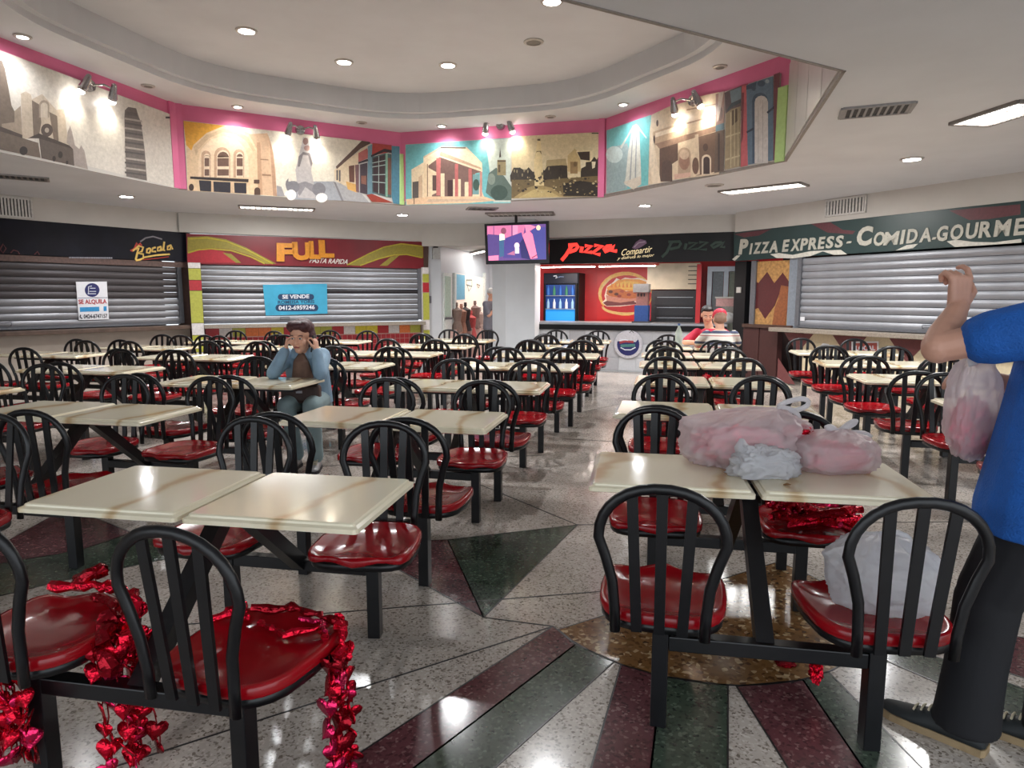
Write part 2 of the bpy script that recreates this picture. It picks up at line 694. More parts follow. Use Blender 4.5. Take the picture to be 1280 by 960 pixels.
def rounded(pts, rad, n=7):
    out = []
    for i in range(len(pts)):
        a, b, c = pts[i - 1], pts[i], pts[(i + 1) % len(pts)]
        p, q = b + (a - b).normalized() * rad, b + (c - b).normalized() * rad
        for k in range(n + 1):
            t = k / n
            out.append((p * (1 - t) + b * t) * (1 - t) + (b * (1 - t) + q * t) * t)
    return out


RND = 0.75
o_out = rounded(inset(0.0), 0.02)
loops = [(inset(-0.06), ZR, 0.02), (inset(0.62), ZR, RND), (inset(0.62), ZR + 0.07, RND), (inset(0.70), ZR + 0.07, RND), (inset(0.70), ZI, RND)]
mb = MB()
rings = [[(p.x, p.y, z) for p in rounded(l, rd)] for l, z, rd in loops]
nn = len(rings[0])
for a, b in zip(rings[:-1], rings[1:]):
    mb.add(a + b, [(k, (k + 1) % nn, nn + (k + 1) % nn, nn + k) for k in range(nn)])
struct(mb.build('ceiling_cove', ceil_paint))
mb = MB()
mb.prism([(p[0], p[1]) for p in rings[-1]][::-1], ZI, ZI + 0.05)
struct(mb.build('ceiling_raised', ceil_paint))
# the eight upright faces of the raised octagon
PW = []
names8 = ['west', 'northwest', 'north', 'northeast', 'east', 'southeast', 'south', 'southwest']
for i in range(8):
    j = (i + 1) % 8
    pl = Plane(V[i], V[j])
    PW.append(pl)
    m_ = white_paint if i in (4, 5, 6, 7) else pink_paint
    struct(pl.rect(MB(), 0, ZC + 0.03, pl.L, ZR, -0.12, 0.0).build('wall_octagon_' + names8[i], m_))
# pink and green corner battens
k = 0
for i, px, wd, m_ in ((0, None, 0.12, pink_paint), (1, 0, 0.09, pink_paint), (1, 1, 0.08, green_paint), (2, 0, 0.05, green_paint), (2, 1, 0.09, pink_paint), (3, 1, 0.12, green_paint)):
    pl = PW[i]
    s0, s1 = (0.0, wd) if px == 0 else (pl.L - wd, pl.L)
    zt = ZR if m_ is pink_paint else 3.62
    k += 1
    struct(pl.rect(MB(), s0, ZC + 0.001, s1, zt, 0.0, 0.03).build('trim_%d' % k, m_))
# a thin lip along the opening edge
for i in range(8):
    pl = PW[i]
    struct(pl.rect(MB(), -0.01, ZC - 0.006, pl.L + 0.01, ZC + 0.035, -0.012, 0.012).build('trim_%d' % (10 + i), M('lip_paint', (140, 132, 126), 0.6)))

# ------------------------------------------------------------------ murals on the octagon
def mural(idx, board_px, label, crops, name='mural_panel'):
    pl = PW[idx]
    t = thing(name, label, 'mural', pl.p(pl.L / 2, ZC + 0.01, 0.02), 0, 'photo murals round the raised ceiling')
    mb = MB()
    pl.slab(mb, board_px, 0.004, 0.022)
    o = mb.build('board', white_paint)
    o.parent = t
    o.matrix_parent_inverse = Matrix.Translation(-t.location)
    mb = MB()
    lay = 0
    for ox, oy, sc, items in crops:
        for it in items:
            col, pts = it[0], it[1]
            lay += 1
            pl.face(mb, [(ox + x / sc, oy + y / sc) for x, y in pts], 0.0225 + lay * 0.00012, col)
    o = mb.build('print', vinyl)
    o.parent = t
    o.matrix_parent_inverse = Matrix.Translation(-t.location)
    return t


def rectp(x0, y0, x1, y1):
    return [(x0, y0), (x1, y0), (x1, y1), (x0, y1)]


def disc(cx, cy, rx, ry=None, n=14, a0=0, a1=360):
    ry = ry or rx
    return [(cx + rx * math.cos(R(a0 + (a1 - a0) * k / (n - (a1 - a0 < 360)))), cy - ry * math.sin(R(a0 + (a1 - a0) * k / (n - (a1 - a0 < 360))))) for k in range(n)]


def archp(x0, x1, y0, y1):
    """round-headed opening"""
    r = (x1 - x0) / 2
    return [(x0, y1)] + [((x0 + x1) / 2 - r * math.cos(R(a)), y0 + r - r * math.sin(R(a))) for a in range(0, 181, 30)] + [(x1, y1)]


sky1 = (206, 200, 190)
st1, st2, st3 = (156, 142, 126), (116, 103, 92), (84, 74, 68)
tower = [(775, 440), (777, 395), (800, 373), (850, 382), (862, 425), (880, 470), (893, 560), (905, 660), (918, 838), (788, 812), (780, 640)]
c1 = [(sky1, [(-560, -190), (1083, 425), (1122, 890), (-560, 470)]),
      (st2, [(0, 80), (20, 130), (62, 365), (80, 400), (82, 470), (0, 500), (-200, 450), (-200, 60)]),
      (st1, [(80, 400), (120, 365), (130, 560), (0, 520), (0, 480), (80, 470)]),
      ((186, 172, 154), [(120, 290), (150, 275), (185, 295), (190, 325), (255, 292), (345, 392), (395, 385), (420, 600), (440, 640), (230, 570), (130, 575)]),
      (st2, [(190, 330), (240, 360), (250, 470), (235, 560), (200, 555)]),
      (st2, [(300, 405), (350, 430), (360, 600), (330, 590)]),
      ((150, 136, 122), archp(235, 300, 330, 440)), ((190, 178, 162), archp(245, 290, 345, 440)),
      (st3, disc(285, 520, 38, 42)), ((168, 156, 142), disc(285, 520, 14, 16)),
      (st3, [(0, 500), (130, 550), (130, 570), (0, 530), (-300, 460), (-300, 420)]),
      ((108, 96, 86), [(-300, 455), (0, 530), (230, 600), (245, 695), (0, 645), (-300, 540)]),
      ((70, 62, 58), [(165, 570), (235, 540), (450, 625), (452, 650), (235, 572)]),
      ((92, 82, 76), [(235, 572), (452, 640), (460, 745), (250, 697)]),
      ((52, 46, 44), disc(137, 650, 26, 28)), ((52, 46, 44), disc(370, 675, 15, 22)), ((52, 46, 44), disc(330, 700, 11, 18)), ((52, 46, 44), disc(412, 724, 8, 12)),
      ((154, 144, 138), [(410, 600), (415, 535), (432, 490), (445, 535), (462, 615), (490, 640), (500, 615), (522, 650), (545, 768), (458, 744), (450, 640)]),
      ((108, 102, 98), tower)]
for i, (y0, y1) in enumerate(((440, 452), (500, 512), (560, 572), (622, 634), (690, 702), (752, 764))):
    c1.append(((168, 160, 152), [(776, y0), (884 + i * 5, y0 + 18), (886 + i * 5, y1 + 18), (777, y1)]))
    c1.append(((86, 82, 82), [(777, y1 + 16), (886 + i * 5, y1 + 34), (888 + i * 5, y1 + 46), (778, y1 + 28)]))
c1 += [((98, 92, 90), [(784, 400), (855, 412), (858, 432), (782, 425)]), ((60, 58, 60), rectp(1035, 434, 1066, 446))]
mural(0, [(-110, 30), (213.5, 144), (222.3, 236.5), (-110, 168)], 'grey photo mural of a stone church beside a leaning round tower', [(0, 60, 5.054, c1)])

c2 = [((214, 206, 190), [(62, 216), (1100, 330), (1100, 880), (98, 812)]),
      ((226, 166, 62), [(62, 216), (420, 258), (330, 300), (200, 380), (130, 470), (85, 420)]),
      ((226, 196, 158), [(85, 420), (130, 470), (150, 420), (260, 320), (400, 262), (520, 275), (640, 330), (690, 450), (720, 660), (740, 850), (100, 812)]),
      ((206, 176, 140), [(150, 440), (260, 335), (400, 285), (520, 300), (620, 360), (680, 470), (660, 480), (600, 390), (510, 330), (400, 312), (280, 365), (190, 460), (170, 520)]),
      ((236, 208, 174), archp(190, 620, 345, 700)),
      ((206, 172, 140), [(620, 330), (780, 322), (800, 370), (830, 480), (850, 640), (862, 860), (740, 850), (720, 660), (690, 450)]),
      ((188, 150, 118), [(690, 400), (720, 400), (740, 850), (700, 845)]),
      ((176, 140, 112), [(800, 380), (830, 480), (862, 860), (830, 858)]),
      ((150, 118, 92), [(720, 540), (790, 545), (790, 555), (720, 550)]), ((150, 118, 92), [(735, 670), (812, 675), (812, 690), (735, 685)])]
for x0, x1, y0 in ((215, 295, 470), (325, 462, 440), (490, 582, 458)):
    c2 += [((196, 160, 130), archp(x0, x1, y0, 700)), ((232, 206, 176), archp(x0 + 22, x1 - 8, y0 + 25, 700)), ((112, 84, 70), archp(x0 + 28, x1 - 12, y0 + 40, 515)),
           ((112, 84, 70), rectp(x0 + 28, 535, x1 - 12, 605)), ((112, 84, 70), rectp(x0 + 28, 630, x1 - 12, 685))]
c2 += [((58, 48, 46), [(120, 692), (620, 715), (618, 742), (120, 712)]), ((50, 46, 52), [(195, 725), (300, 730), (300, 822), (205, 815)]),
       ((50, 46, 52), [(318, 735), (465, 742), (465, 832), (322, 822)]), ((50, 46, 52), [(495, 745), (600, 748), (602, 838), (500, 832)]),
       ((214, 182, 146), rectp(300, 735, 318, 822)), ((214, 182, 146), rectp(467, 742, 490, 832)), ((70, 54, 48), disc(130, 785, 22, 30)), ((90, 66, 54), rectp(665, 720, 712, 752)),
       ((86, 64, 52), archp(668, 720, 785, 850)), ((150, 146, 146), [(860, 770), (900, 780), (930, 862), (862, 860)]), ((120, 116, 118), disc(985, 760, 50, 60)), ((222, 218, 212), disc(975, 850, 50, 42, 12, 0, 180))]
c3 = [((212, 204, 188), [(0, 255), (650, 330), (420, 560), (400, 690), (0, 690)]),
      ((150, 152, 156), [(0, 690), (240, 690), (400, 690), (480, 860), (0, 850)]),
      ((176, 170, 168), [(62, 590), (100, 430), (130, 300), (175, 305), (200, 440), (215, 540), (200, 590), (225, 700), (240, 845), (85, 835), (75, 700)]),
      ((112, 106, 108), [(90, 470), (130, 430), (190, 440), (215, 530), (200, 560), (175, 460), (130, 455), (100, 560), (82, 560)]),
      ((124, 96, 90), disc(152, 335, 24, 32)), ((150, 120, 112), disc(165, 395, 28, 26)),
      ((134, 130, 132), [(80, 710), (150, 690), (230, 720), (235, 800), (150, 740), (100, 820), (85, 800)]),
      ((120, 118, 122), disc(40, 740, 60, 55)), ((118, 116, 120), disc(270, 760, 60, 60)),
      ((228, 222, 216), disc(25, 810, 45, 48)), ((228, 222, 216), disc(295, 835, 52, 42)),
      ((160, 158, 158), [(385, 690), (600, 740), (720, 880), (480, 860)]), ((120, 118, 120), [(400, 690), (420, 700), (490, 862), (470, 862)]),
      ((210, 190, 160), [(405, 590), (720, 350), (620, 480), (600, 790), (520, 740), (410, 680)]),
      ((92, 70, 62), [(420, 560), (650, 330), (720, 340), (730, 352), (640, 400), (430, 580)]),
      ((90, 84, 86), rectp(425, 590, 440, 680)), ((90, 84, 86), rectp(448, 590, 462, 690)), ((96, 60, 48), [(535, 555), (585, 545), (585, 700), (540, 695)]),
      ((206, 160, 92), [(510, 690), (610, 720), (610, 790), (525, 760)]),
      ((170, 96, 92), [(620, 440), (700, 395), (715, 480), (620, 520)]), ((116, 84, 86), [(590, 545), (625, 540), (625, 790), (600, 780)]),
      ((106, 138, 150), [(705, 380), (760, 350), (760, 800), (700, 820)]), ((166, 62, 58), [(745, 350), (915, 370), (915, 430), (740, 460)]),
      ((56, 48, 54), [(620, 520), (700, 490), (710, 510), (620, 535)]), ((70, 58, 66), [(635, 540), (700, 525), (700, 805), (635, 790)]), ((136, 92, 78), [(645, 640), (690, 640), (690, 720), (645, 710)]),
      ((54, 42, 48), [(730, 460), (850, 400), (925, 415), (920, 440), (850, 430), (735, 475)]),
      ((74, 96, 98), [(740, 475), (862, 440), (912, 450), (912, 835), (862, 825), (742, 790)]), ((60, 46, 50), [(750, 485), (855, 455), (855, 810), (750, 780)]), ((126, 84, 70), [(875, 480), (908, 485), (908, 810), (875, 805)]),
      ((176, 196, 190), [(742, 630), (860, 625), (860, 632), (742, 636)]), ((176, 196, 190), [(742, 560), (860, 540), (860, 547), (742, 566)]), ((176, 196, 190), [(742, 690), (860, 700), (860, 707), (742, 696)]),
      ((176, 196, 190), [(742, 525), (860, 500), (860, 507), (742, 531)]), ((176, 196, 190), [(798, 465), (803, 465), (803, 800), (798, 798)]),
      ((132, 172, 150), [(862, 440), (880, 443), (880, 832), (862, 828)]),
      ((150, 62, 50), [(690, 810), (740, 800), (930, 880), (740, 872)]), ((78, 126, 146), [(915, 375), (985, 380), (985, 895), (930, 885), (915, 830)])]
mural(1, [(229.5, 151), (499, 184.5), (499, 256), (234, 237.5)], 'mural of an arched sepia theatre front and a colourful old street', [(220, 120, 6.857, c2), (360, 130, 7.11, c3)])

teal = (112, 178, 182)
cr = (228, 206, 172)
c4 = [(teal, [(65, 262), (940, 205), (1160, 190), (1160, 870), (65, 890)]),
      ((196, 206, 196), [(900, 215), (1160, 195), (1160, 860), (980, 860)]),
      (cr, [(125, 520), (250, 445), (250, 385), (430, 282), (700, 285), (860, 450), (865, 545), (790, 560), (880, 800), (1000, 840), (200, 870), (130, 820)]),
      ((120, 92, 84), [(300, 480), (420, 390), (860, 545), (790, 560), (760, 800), (340, 800)]),
      ((204, 178, 146), [(250, 385), (430, 282), (700, 285), (690, 300), (440, 300), (255, 400)]),
      ((232, 214, 184), [(430, 300), (690, 305), (855, 460), (855, 530), (420, 390)]),
      ((190, 158, 130), [(420, 375), (430, 330), (850, 500), (855, 520)]),
      (cr, [(300, 500), (390, 550), (390, 760), (310, 800)]), (cr, rectp(430, 560, 470, 800)), (cr, rectp(560, 620, 640, 800)), (cr, rectp(680, 650, 725, 800)),
      ((92, 70, 66), rectp(345, 580, 385, 740)), ((70, 46, 46), rectp(502, 630, 555, 800)), ((112, 150, 150), rectp(765, 570, 830, 780)), ((60, 84, 74), disc(800, 680, 34, 60)),
      ((196, 116, 110), [(385, 400), (432, 400), (425, 790), (385, 790)]), ((186, 104, 100), rectp(578, 462, 612, 800)), ((186, 104, 100), rectp(720, 510, 754, 805)), ((196, 140, 126), rectp(838, 545, 862, 800)),
      ((226, 200, 164), [(255, 460), (300, 460), (300, 805), (255, 805)]), ((120, 92, 76), rectp(288, 462, 297, 800)),
      ((92, 84, 80), [(137, 650), (200, 640), (200, 815), (137, 820)]), ((200, 170, 140), [(200, 600), (240, 570), (240, 820), (200, 815)]),
      ((222, 186, 150), [(70, 830), (340, 800), (880, 800), (1000, 845), (700, 870), (75, 886)]), ((196, 168, 142), [(300, 830), (870, 822), (950, 845), (280, 860)]),
      ((60, 54, 54), rectp(150, 820, 158, 880)), ((84, 74, 70), [(430, 285), (690, 290), (690, 300), (430, 298)]),
      ((92, 108, 100), [(930, 560), (1010, 500), (1100, 600), (1169, 700), (1169, 840), (1000, 842), (900, 760)]), ((60, 78, 70), disc(1040, 760, 90, 80)), ((128, 140, 128), disc(960, 620, 40, 60)),
      ((150, 136, 100), rectp(1020, 420, 1110, 580)), ((70, 60, 50), [(1040, 395), (1050, 290), (1060, 390)]), ((90, 76, 56), rectp(1022, 425, 1110, 440)), ((96, 82, 60), rectp(1030, 470, 1052, 550))]
sep = (206, 184, 142)
dk = (58, 48, 38)
c5 = [((214, 196, 158), [(160, 250), (1050, 205), (1040, 845), (160, 870)]),
      ((172, 152, 112), [(510, 485), (700, 470), (720, 560), (500, 580)]),
      (dk, [(145, 640), (180, 560), (240, 560), (300, 590), (330, 555), (370, 600), (480, 600), (520, 545), (590, 540), (660, 535), (715, 540), (720, 680), (480, 690), (150, 700)]),
      ((196, 170, 122), [(720, 440), (790, 370), (850, 430), (850, 600), (720, 600)]), ((150, 122, 84), rectp(745, 500, 820, 620)), ((118, 94, 64), disc(795, 525, 18, 26)),
      ((226, 206, 164), [(800, 395), (945, 385), (965, 400), (965, 500), (860, 500)]), ((64, 50, 42), [(815, 405), (940, 398), (940, 490), (850, 480)]),
      (dk, [(850, 600), (860, 540), (905, 505), (950, 500), (985, 450), (1010, 480), (1035, 440), (1040, 700), (850, 690)]),
      ((224, 210, 178), [(845, 480), (900, 490), (900, 545), (850, 570)]), ((224, 210, 178), [(960, 500), (1000, 500), (990, 560), (965, 570)]),
      ((112, 94, 62), [(160, 680), (500, 680), (1040, 640), (1040, 845), (660, 850), (160, 865)]),
      ((160, 138, 92), [(180, 860), (320, 760), (420, 730), (560, 760), (680, 850)]), ((186, 164, 112), [(230, 860), (380, 780), (520, 780), (640, 852)]), ((48, 40, 32), [(670, 720), (850, 690), (1040, 720), (1040, 845), (680, 840)]),
      ((222, 200, 150), [(390, 740), (385, 480), (400, 420), (420, 280), (448, 280), (460, 400), (470, 560), (485, 740)]), ((96, 80, 60), rectp(418, 272, 448, 292)), ((120, 100, 72), [(392, 450), (410, 395), (455, 392), (460, 430), (440, 400), (410, 405)]),
      ((64, 58, 52), rectp(960, 212, 1032, 222))]
random.seed(3)
for _ in range(90):
    x, y = random.uniform(200, 1030), random.uniform(650, 835)
    d_ = random.uniform(6, 16)
    c5.append((random.choice([(150, 130, 90), (70, 58, 44), (190, 172, 130), (44, 36, 30)]), disc(x, y, d_, d_ * 0.7, 6)))
for _ in range(26):
    x, y = random.uniform(150, 720), random.uniform(570, 680)
    c5.append((random.choice([(40, 34, 28), (150, 136, 104), (74, 62, 48)]), disc(x, y, 7, 18, 6)))
mural(2, [(507.5, 181), (751, 165.5), (750.5, 245), (508, 257)], 'mural of a columned portico on teal and a sepia garden statue', [(500, 150, 8.35, c4), (620, 140, 8.0, c5)])

c6 = [((112, 186, 188), [(55, 470), (370, 360), (350, 855), (55, 915)]), ((150, 170, 172), [(55, 600), (200, 560), (240, 700), (200, 880), (55, 915)]), ((190, 206, 204), disc(110, 640, 60, 60)),
      ((206, 206, 196), [(238, 440), (265, 425), (285, 445), (300, 780), (295, 850), (245, 885), (180, 850), (190, 800), (205, 640)]), ((150, 156, 156), [(240, 460), (246, 460), (225, 840), (215, 838)]), ((150, 156, 156), [(265, 450), (272, 450), (262, 860), (252, 860)]),
      ((196, 196, 186), [(150, 590), (235, 450), (240, 460), (160, 600)]), ((196, 206, 204), [(280, 440), (340, 520), (336, 530), (282, 460)]), ((206, 196, 180), [(175, 835), (300, 790), (300, 850), (245, 888)]),
      ((212, 192, 166), [(375, 360), (490, 305), (850, 200), (850, 780), (520, 820), (350, 855), (360, 480)]),
      ((186, 160, 134), [(385, 480), (850, 330), (850, 440), (400, 575), (385, 560)]), ((222, 204, 180), [(400, 490), (850, 345), (850, 380), (400, 520)]), ((150, 122, 104), [(400, 565), (850, 430), (850, 470), (430, 600)]),
      ((96, 76, 68), [(430, 600), (560, 560), (560, 680), (500, 720), (450, 830), (430, 830)]), ((86, 70, 66), archp(445, 520, 680, 830)), ((176, 152, 130), archp(560, 650, 590, 800)), ((150, 116, 100), disc(605, 690, 38, 60)), ((196, 172, 150), disc(605, 640, 34, 36)),
      ((112, 90, 78), [(690, 520), (830, 480), (830, 760), (690, 790)]), ((204, 184, 160), [(680, 500), (705, 495), (715, 780), (690, 788)]), ((214, 196, 174), archp(728, 795, 640, 785)), ((66, 52, 52), archp(740, 785, 655, 778)), ((84, 66, 60), disc(755, 590, 18, 28)),
      ((110, 84, 72), disc(685, 720, 24, 60)), ((204, 166, 150), [(535, 780), (650, 765), (650, 795), (535, 815)]), ((84, 62, 56), disc(415, 420, 8, 24)), ((60, 50, 50), disc(393, 535, 6, 30)), ((226, 208, 184), [(375, 480), (400, 600), (440, 840), (380, 850), (360, 700)])]
c7 = [((216, 194, 166), [(0, 345), (200, 300), (200, 520), (0, 580)]), ((160, 132, 112), [(0, 500), (200, 445), (200, 455), (0, 510)]), ((160, 132, 112), [(0, 410), (200, 372), (200, 380), (0, 420)]),
      ((150, 120, 112), [(195, 310), (255, 290), (250, 500), (195, 520)]), ((120, 96, 90), disc(225, 440, 18, 50)), ((186, 170, 160), [(215, 300), (250, 290), (215, 480), (200, 500)]),
      ((96, 120, 132), [(195, 520), (250, 500), (250, 545), (195, 560)]), ((104, 88, 80), [(195, 560), (255, 545), (250, 820), (185, 835)]), ((70, 60, 58), rectp(210, 570, 222, 820)),
      ((96, 82, 86), [(255, 300), (300, 280), (375, 250), (370, 420), (260, 440)]), ((112, 132, 142), [(290, 290), (365, 262), (365, 340), (300, 370)]), ((66, 76, 84), [(262, 430), (300, 370), (365, 345), (365, 365), (300, 400)]),
      ((150, 134, 108), [(262, 440), (300, 410), (362, 390), (360, 790), (255, 815)]), ((92, 76, 60), [(305, 420), (350, 400), (350, 480), (305, 520)]), ((186, 172, 140), rectp(292, 430, 300, 800)), ((186, 172, 140), [(262, 590), (360, 560), (360, 570), (262, 602)]), ((186, 172, 140), [(262, 740), (358, 715), (358, 724), (262, 752)]), ((186, 172, 140), rectp(318, 410, 324, 790)), ((186, 172, 140), rectp(342, 400, 348, 790)),
      ((186, 92, 98), [(370, 250), (412, 240), (410, 785), (362, 795)]), ((118, 58, 66), [(370, 300), (385, 300), (378, 600), (366, 640)]),
      ((96, 118, 138), [(400, 250), (580, 190), (580, 750), (410, 780)]), ((60, 76, 96), [(400, 255), (470, 225), (460, 270), (400, 280)]), ((66, 84, 104), archp(440, 545, 300, 770)), ((202, 196, 192), archp(456, 545, 320, 770)),
      ((170, 164, 162), rectp(478, 400, 482, 765)), ((170, 164, 162), rectp(508, 350, 512, 762)), ((52, 62, 78), [(400, 560), (450, 530), (450, 548), (405, 570)]), ((52, 62, 78), [(535, 430), (590, 385), (590, 402), (545, 440)]),
      ((66, 84, 104), disc(500, 240, 26, 20)), ((66, 84, 104), disc(450, 270, 14, 20)), ((150, 166, 178), disc(540, 225, 14, 14)),
      ((112, 62, 70), [(585, 180), (625, 165), (610, 750), (580, 752)])]
mural(3, [(760, 163), (977, 92), (973, 201), (759, 242.5)], 'mural of a white monument on teal and blue arched doorways', [(750, 80, 5.647, c6), (860, 60, 5.333, c7)])
# pale unprinted boards on the next face
pl = PW[4]
t = thing('blank_panel', 'plain pale panel boards beside the green batten, without a picture', 'panel', pl.p(1.5, 3.3, 0.02))
for k in range(4):
    o = pl.rect(MB(), 0.1 + k * 0.72, ZC + 0.03, 0.1 + k * 0.72 + 0.7, ZR - 0.15, 0.003, 0.02).build('board', M('pale_board', (190, 188, 184), 0.3, var=0.08, scale=3))
    o.parent = t
    o.matrix_parent_inverse = Matrix.Translation(-t.location)


def keep(o, t):
    """parent to a thing and stay where it is"""
    o.parent = t
    o.matrix_parent_inverse = (Matrix.Translation(t.location) @ Matrix.Rotation(t.rotation_euler.z, 4, 'Z')).inverted()
    return o


# ------------------------------------------------------------------ roller shutters
def slat_mesh(L, hgt=0.105, depth=0.014):
    mb = MB()
    n = 6
    prof = [(depth * math.sin(math.pi * k / n) ** 0.8 + 0.004, 0.004 + (hgt - 0.012) * k / n) for k in range(n + 1)] + [(0.0, hgt - 0.004), (0.0, 0.0)]
    vs = [(0, -y, z) for y, z in prof] + [(L, -y, z) for y, z in prof]
    m_ = len(prof)
    mb.add(vs, [(i, (i + 1) % m_, m_ + (i + 1) % m_, m_ + i) for i in range(m_)] + [tuple(range(m_))[::-1], tuple(range(m_, 2 * m_))])
    return mb


def shutter(pl, s0, s1, z0, z1, off, label, pick, hgt=0.105):
    t = thing('roller_shutter', label, 'shutter', pl.p(s0, z0, off), pl.rot(), 'roller shutters of the food stalls')
    n = int(round((z1 - z0) / hgt))
    hgt = (z1 - z0) / n
    first = {}
    for k in range(n):
        m_ = pick(k, n)
        if m_.name not in first:
            o = slat_mesh(s1 - s0, hgt).build('slat', m_, t)
            first[m_.name] = o
        else:
            o = first[m_.name].copy()
            COL.objects.link(o)
            o.parent = t
        o.location = (0, 0, k * hgt)
    mb = MB().box((-0.035, -0.01, (z1 - z0) / 2), (0.07, 0.07, z1 - z0))
    mb.build('guide_rail', alu_grey, t)
    MB().box((s1 - s0 + 0.035, -0.01, (z1 - z0) / 2), (0.07, 0.07, z1 - z0)).build('guide_rail', alu_grey, t)
    bb = MB().box(((s1 - s0) / 2, -0.012, -0.004), (s1 - s0, 0.04, 0.03)).build('bottom_bar', alu_grey, t)
    mb = MB()
    h0 = (s1 - s0) * 0.33
    mb.tube([(h0, -0.02, 0.04), (h0, -0.05, 0.05), (h0, -0.05, 0.085), (h0 + 0.16, -0.05, 0.085), (h0 + 0.16, -0.05, 0.05), (h0 + 0.16, -0.02, 0.04)], 0.007, 6)
    mb.build('pull_handle', alu_grey, bb)
    return t


SA0, SA1 = A.sz(-160, 400)[0], A.sz(224, 400)[0]
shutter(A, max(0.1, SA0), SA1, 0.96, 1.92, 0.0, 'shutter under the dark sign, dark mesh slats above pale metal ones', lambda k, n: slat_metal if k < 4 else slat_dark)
struct(A.rect(MB(), SA1 + 0.07, 0.0, A.L + 0.12, ZC, -0.16, -0.03).build('wall_left_return', wood_dark))
SB0, SB1 = B.sz(251, 370)[0], B.sz(522, 370)[0]
shutter(B, SB0, SB1, 0.955, 1.985, 0.0, 'silver shutter under the red sign, with one dark slat halfway up', lambda k, n: M('dark_slat', (48, 46, 50), 0.4, metal=0.3) if k == 5 else slat_metal)
SD0, SD1 = D.sz(1002, 370)[0], D.L - 0.3
shutter(D, SD0, SD1, 0.955, 2.015, 0.0, 'long grey shutter below the green sign', lambda k, n: M('shutter_grey', (146, 148, 154), 0.42, metal=0.45, var=0.08, scale=5))

# counters / ledges
for pl, s0, s1, m_, lab in ((A, 0.0, A.L - 0.05, M('worn_wood', (84, 66, 56), 0.5, var=0.3, scale=9), 'worn brown wooden ledge below the dark mesh shutter'),
                            (B, 0.2, B.L - 0.12, granite, 'speckled grey stone ledge below the red stall shutter'),
                            (D, D.sz(973, 415)[0], D.L - 0.2, granite, 'beige stone ledge below the long grey shutter')):
    o = pl.rect(MB(), s0, ZL - 0.06, s1, ZL + 0.005, -0.15, 0.24).build('counter_ledge', m_, None, bevel=0.006)
    tag(o, lab, 'counter')

# ------------------------------------------------------------------ stall A: dark sign
t = thing('stall_sign', 'black sign board with yellow script lettering at its end', 'sign', A.p(3, ZB, 0.05))
o = A.rect(MB(), 0.0, ZB, A.L, ZS, -0.02, 0.045).build('board', M('navy_sign', (17, 17, 28), 0.5, var=0.3, scale=3, spec=0.2))
keep(o, t)
keep(A.rect(MB(), 0.0, ZB - 0.1, A.L, ZB - 0.01, -0.02, 0.03).build('shutter_box', M('brown_strip', (92, 70, 64), 0.5, var=0.25)), t)
gold = M('gold_letter', (226, 190, 96), 0.4)
red_letter = M('red_letter', (190, 52, 40), 0.4)


def stroke(pl, pts, wd, off, mat, name, t, closed=False):
    """brush stroke through photo points"""
    mb = MB()
    q = [pl.at(x, y, off) for x, y in pts]
    mb.tube(q, wd, 6, closed, r2=0.004, up=tuple(pl.n))
    return keep(mb.build(name, mat), t)


def cc(pts, ox, oy, sc):
    return [(ox + x / sc, oy + y / sc) for x, y in pts]


def bo(p):
    return cc(p, 0, 260, 5.333)


letters = [[(905, 275), (925, 265), (915, 300), (905, 345)], [(885, 285), (925, 252), (955, 262), (945, 290), (915, 300), (955, 308), (955, 335), (930, 345), (905, 350)],
           [(1000, 268), (980, 275), (978, 298), (995, 300), (1005, 280), (1000, 268)], [(1038, 262), (1018, 268), (1014, 290), (1040, 290)],
           [(1075, 258), (1052, 264), (1050, 286), (1068, 284), (1075, 258), (1078, 286)], [(1095, 225), (1088, 282), (1100, 282)],
           [(1140, 248), (1118, 256), (1116, 278), (1134, 276), (1142, 248), (1150, 276)]]
for l in letters:
    stroke(A, bo(l), 0.016, 0.052, gold, 'letter', t)
stroke(A, bo([(955, 330), (1040, 315), (1132, 308)]), 0.014, 0.052, gold, 'underline', t)
stroke(A, bo([(955, 345), (1050, 335), (1125, 325)]), 0.006, 0.052, red_letter, 'underline', t)
stroke(A, bo([(935, 225), (970, 200), (1020, 190), (1080, 208)]), 0.012, 0.052, M('grey_letter', (120, 116, 124), 0.4), 'arc', t)
for l in ([(880, 290), (900, 262), (935, 250), (950, 262)], [(900, 260), (912, 232), (922, 250)], [(920, 250), (935, 235), (945, 250)], [(870, 285), (890, 275)]):
    stroke(A, bo(l), 0.012, 0.05, red_letter, 'splash', t)
mb = MB()
x = 452
while x < 735:
    wd_ = random.choice((5, 8, 11))
    A.slab(mb, bo([(x, 322 + x * 0.01), (x + wd_, 322 + x * 0.01), (x + wd_, 331 + x * 0.01), (x, 331 + x * 0.01)]), 0.045, 0.047)
    x += wd_ + 3
keep(mb.build('small_print', M('small_print', (150, 150, 160), 0.4)), t)
for l in ([(0, 275), (20, 240), (40, 270), (20, 300), (0, 275)], [(70, 300), (90, 280), (120, 290), (130, 310)], [(230, 310), (250, 290), (262, 312)]):
    stroke(A, bo(l), 0.008, 0.05, M('dim_red', (92, 44, 48), 0.4), 'doodle', t)

# SE ALQUILA notice
t = thing('rental_notice', 'white paper notice with red SE ALQUILA hung on the dark shutter', 'notice', A.at(115, 375, 0.03))
q = cc([(500, 492), (706, 490), (720, 742), (520, 747)], 0, 260, 5.333)
keep(A.slab(MB(), q, 0.026, 0.03).build('paper', M('white_paper', (226, 226, 230), 0.5, var=0.03)), t)
navy = M('navy_ink', (34, 38, 96), 0.5)


def flatm(pl, pts, off, mat, name, t, th=0.002):
    return keep(pl.slab(MB(), pts, off, off + th).build(name, mat), t)


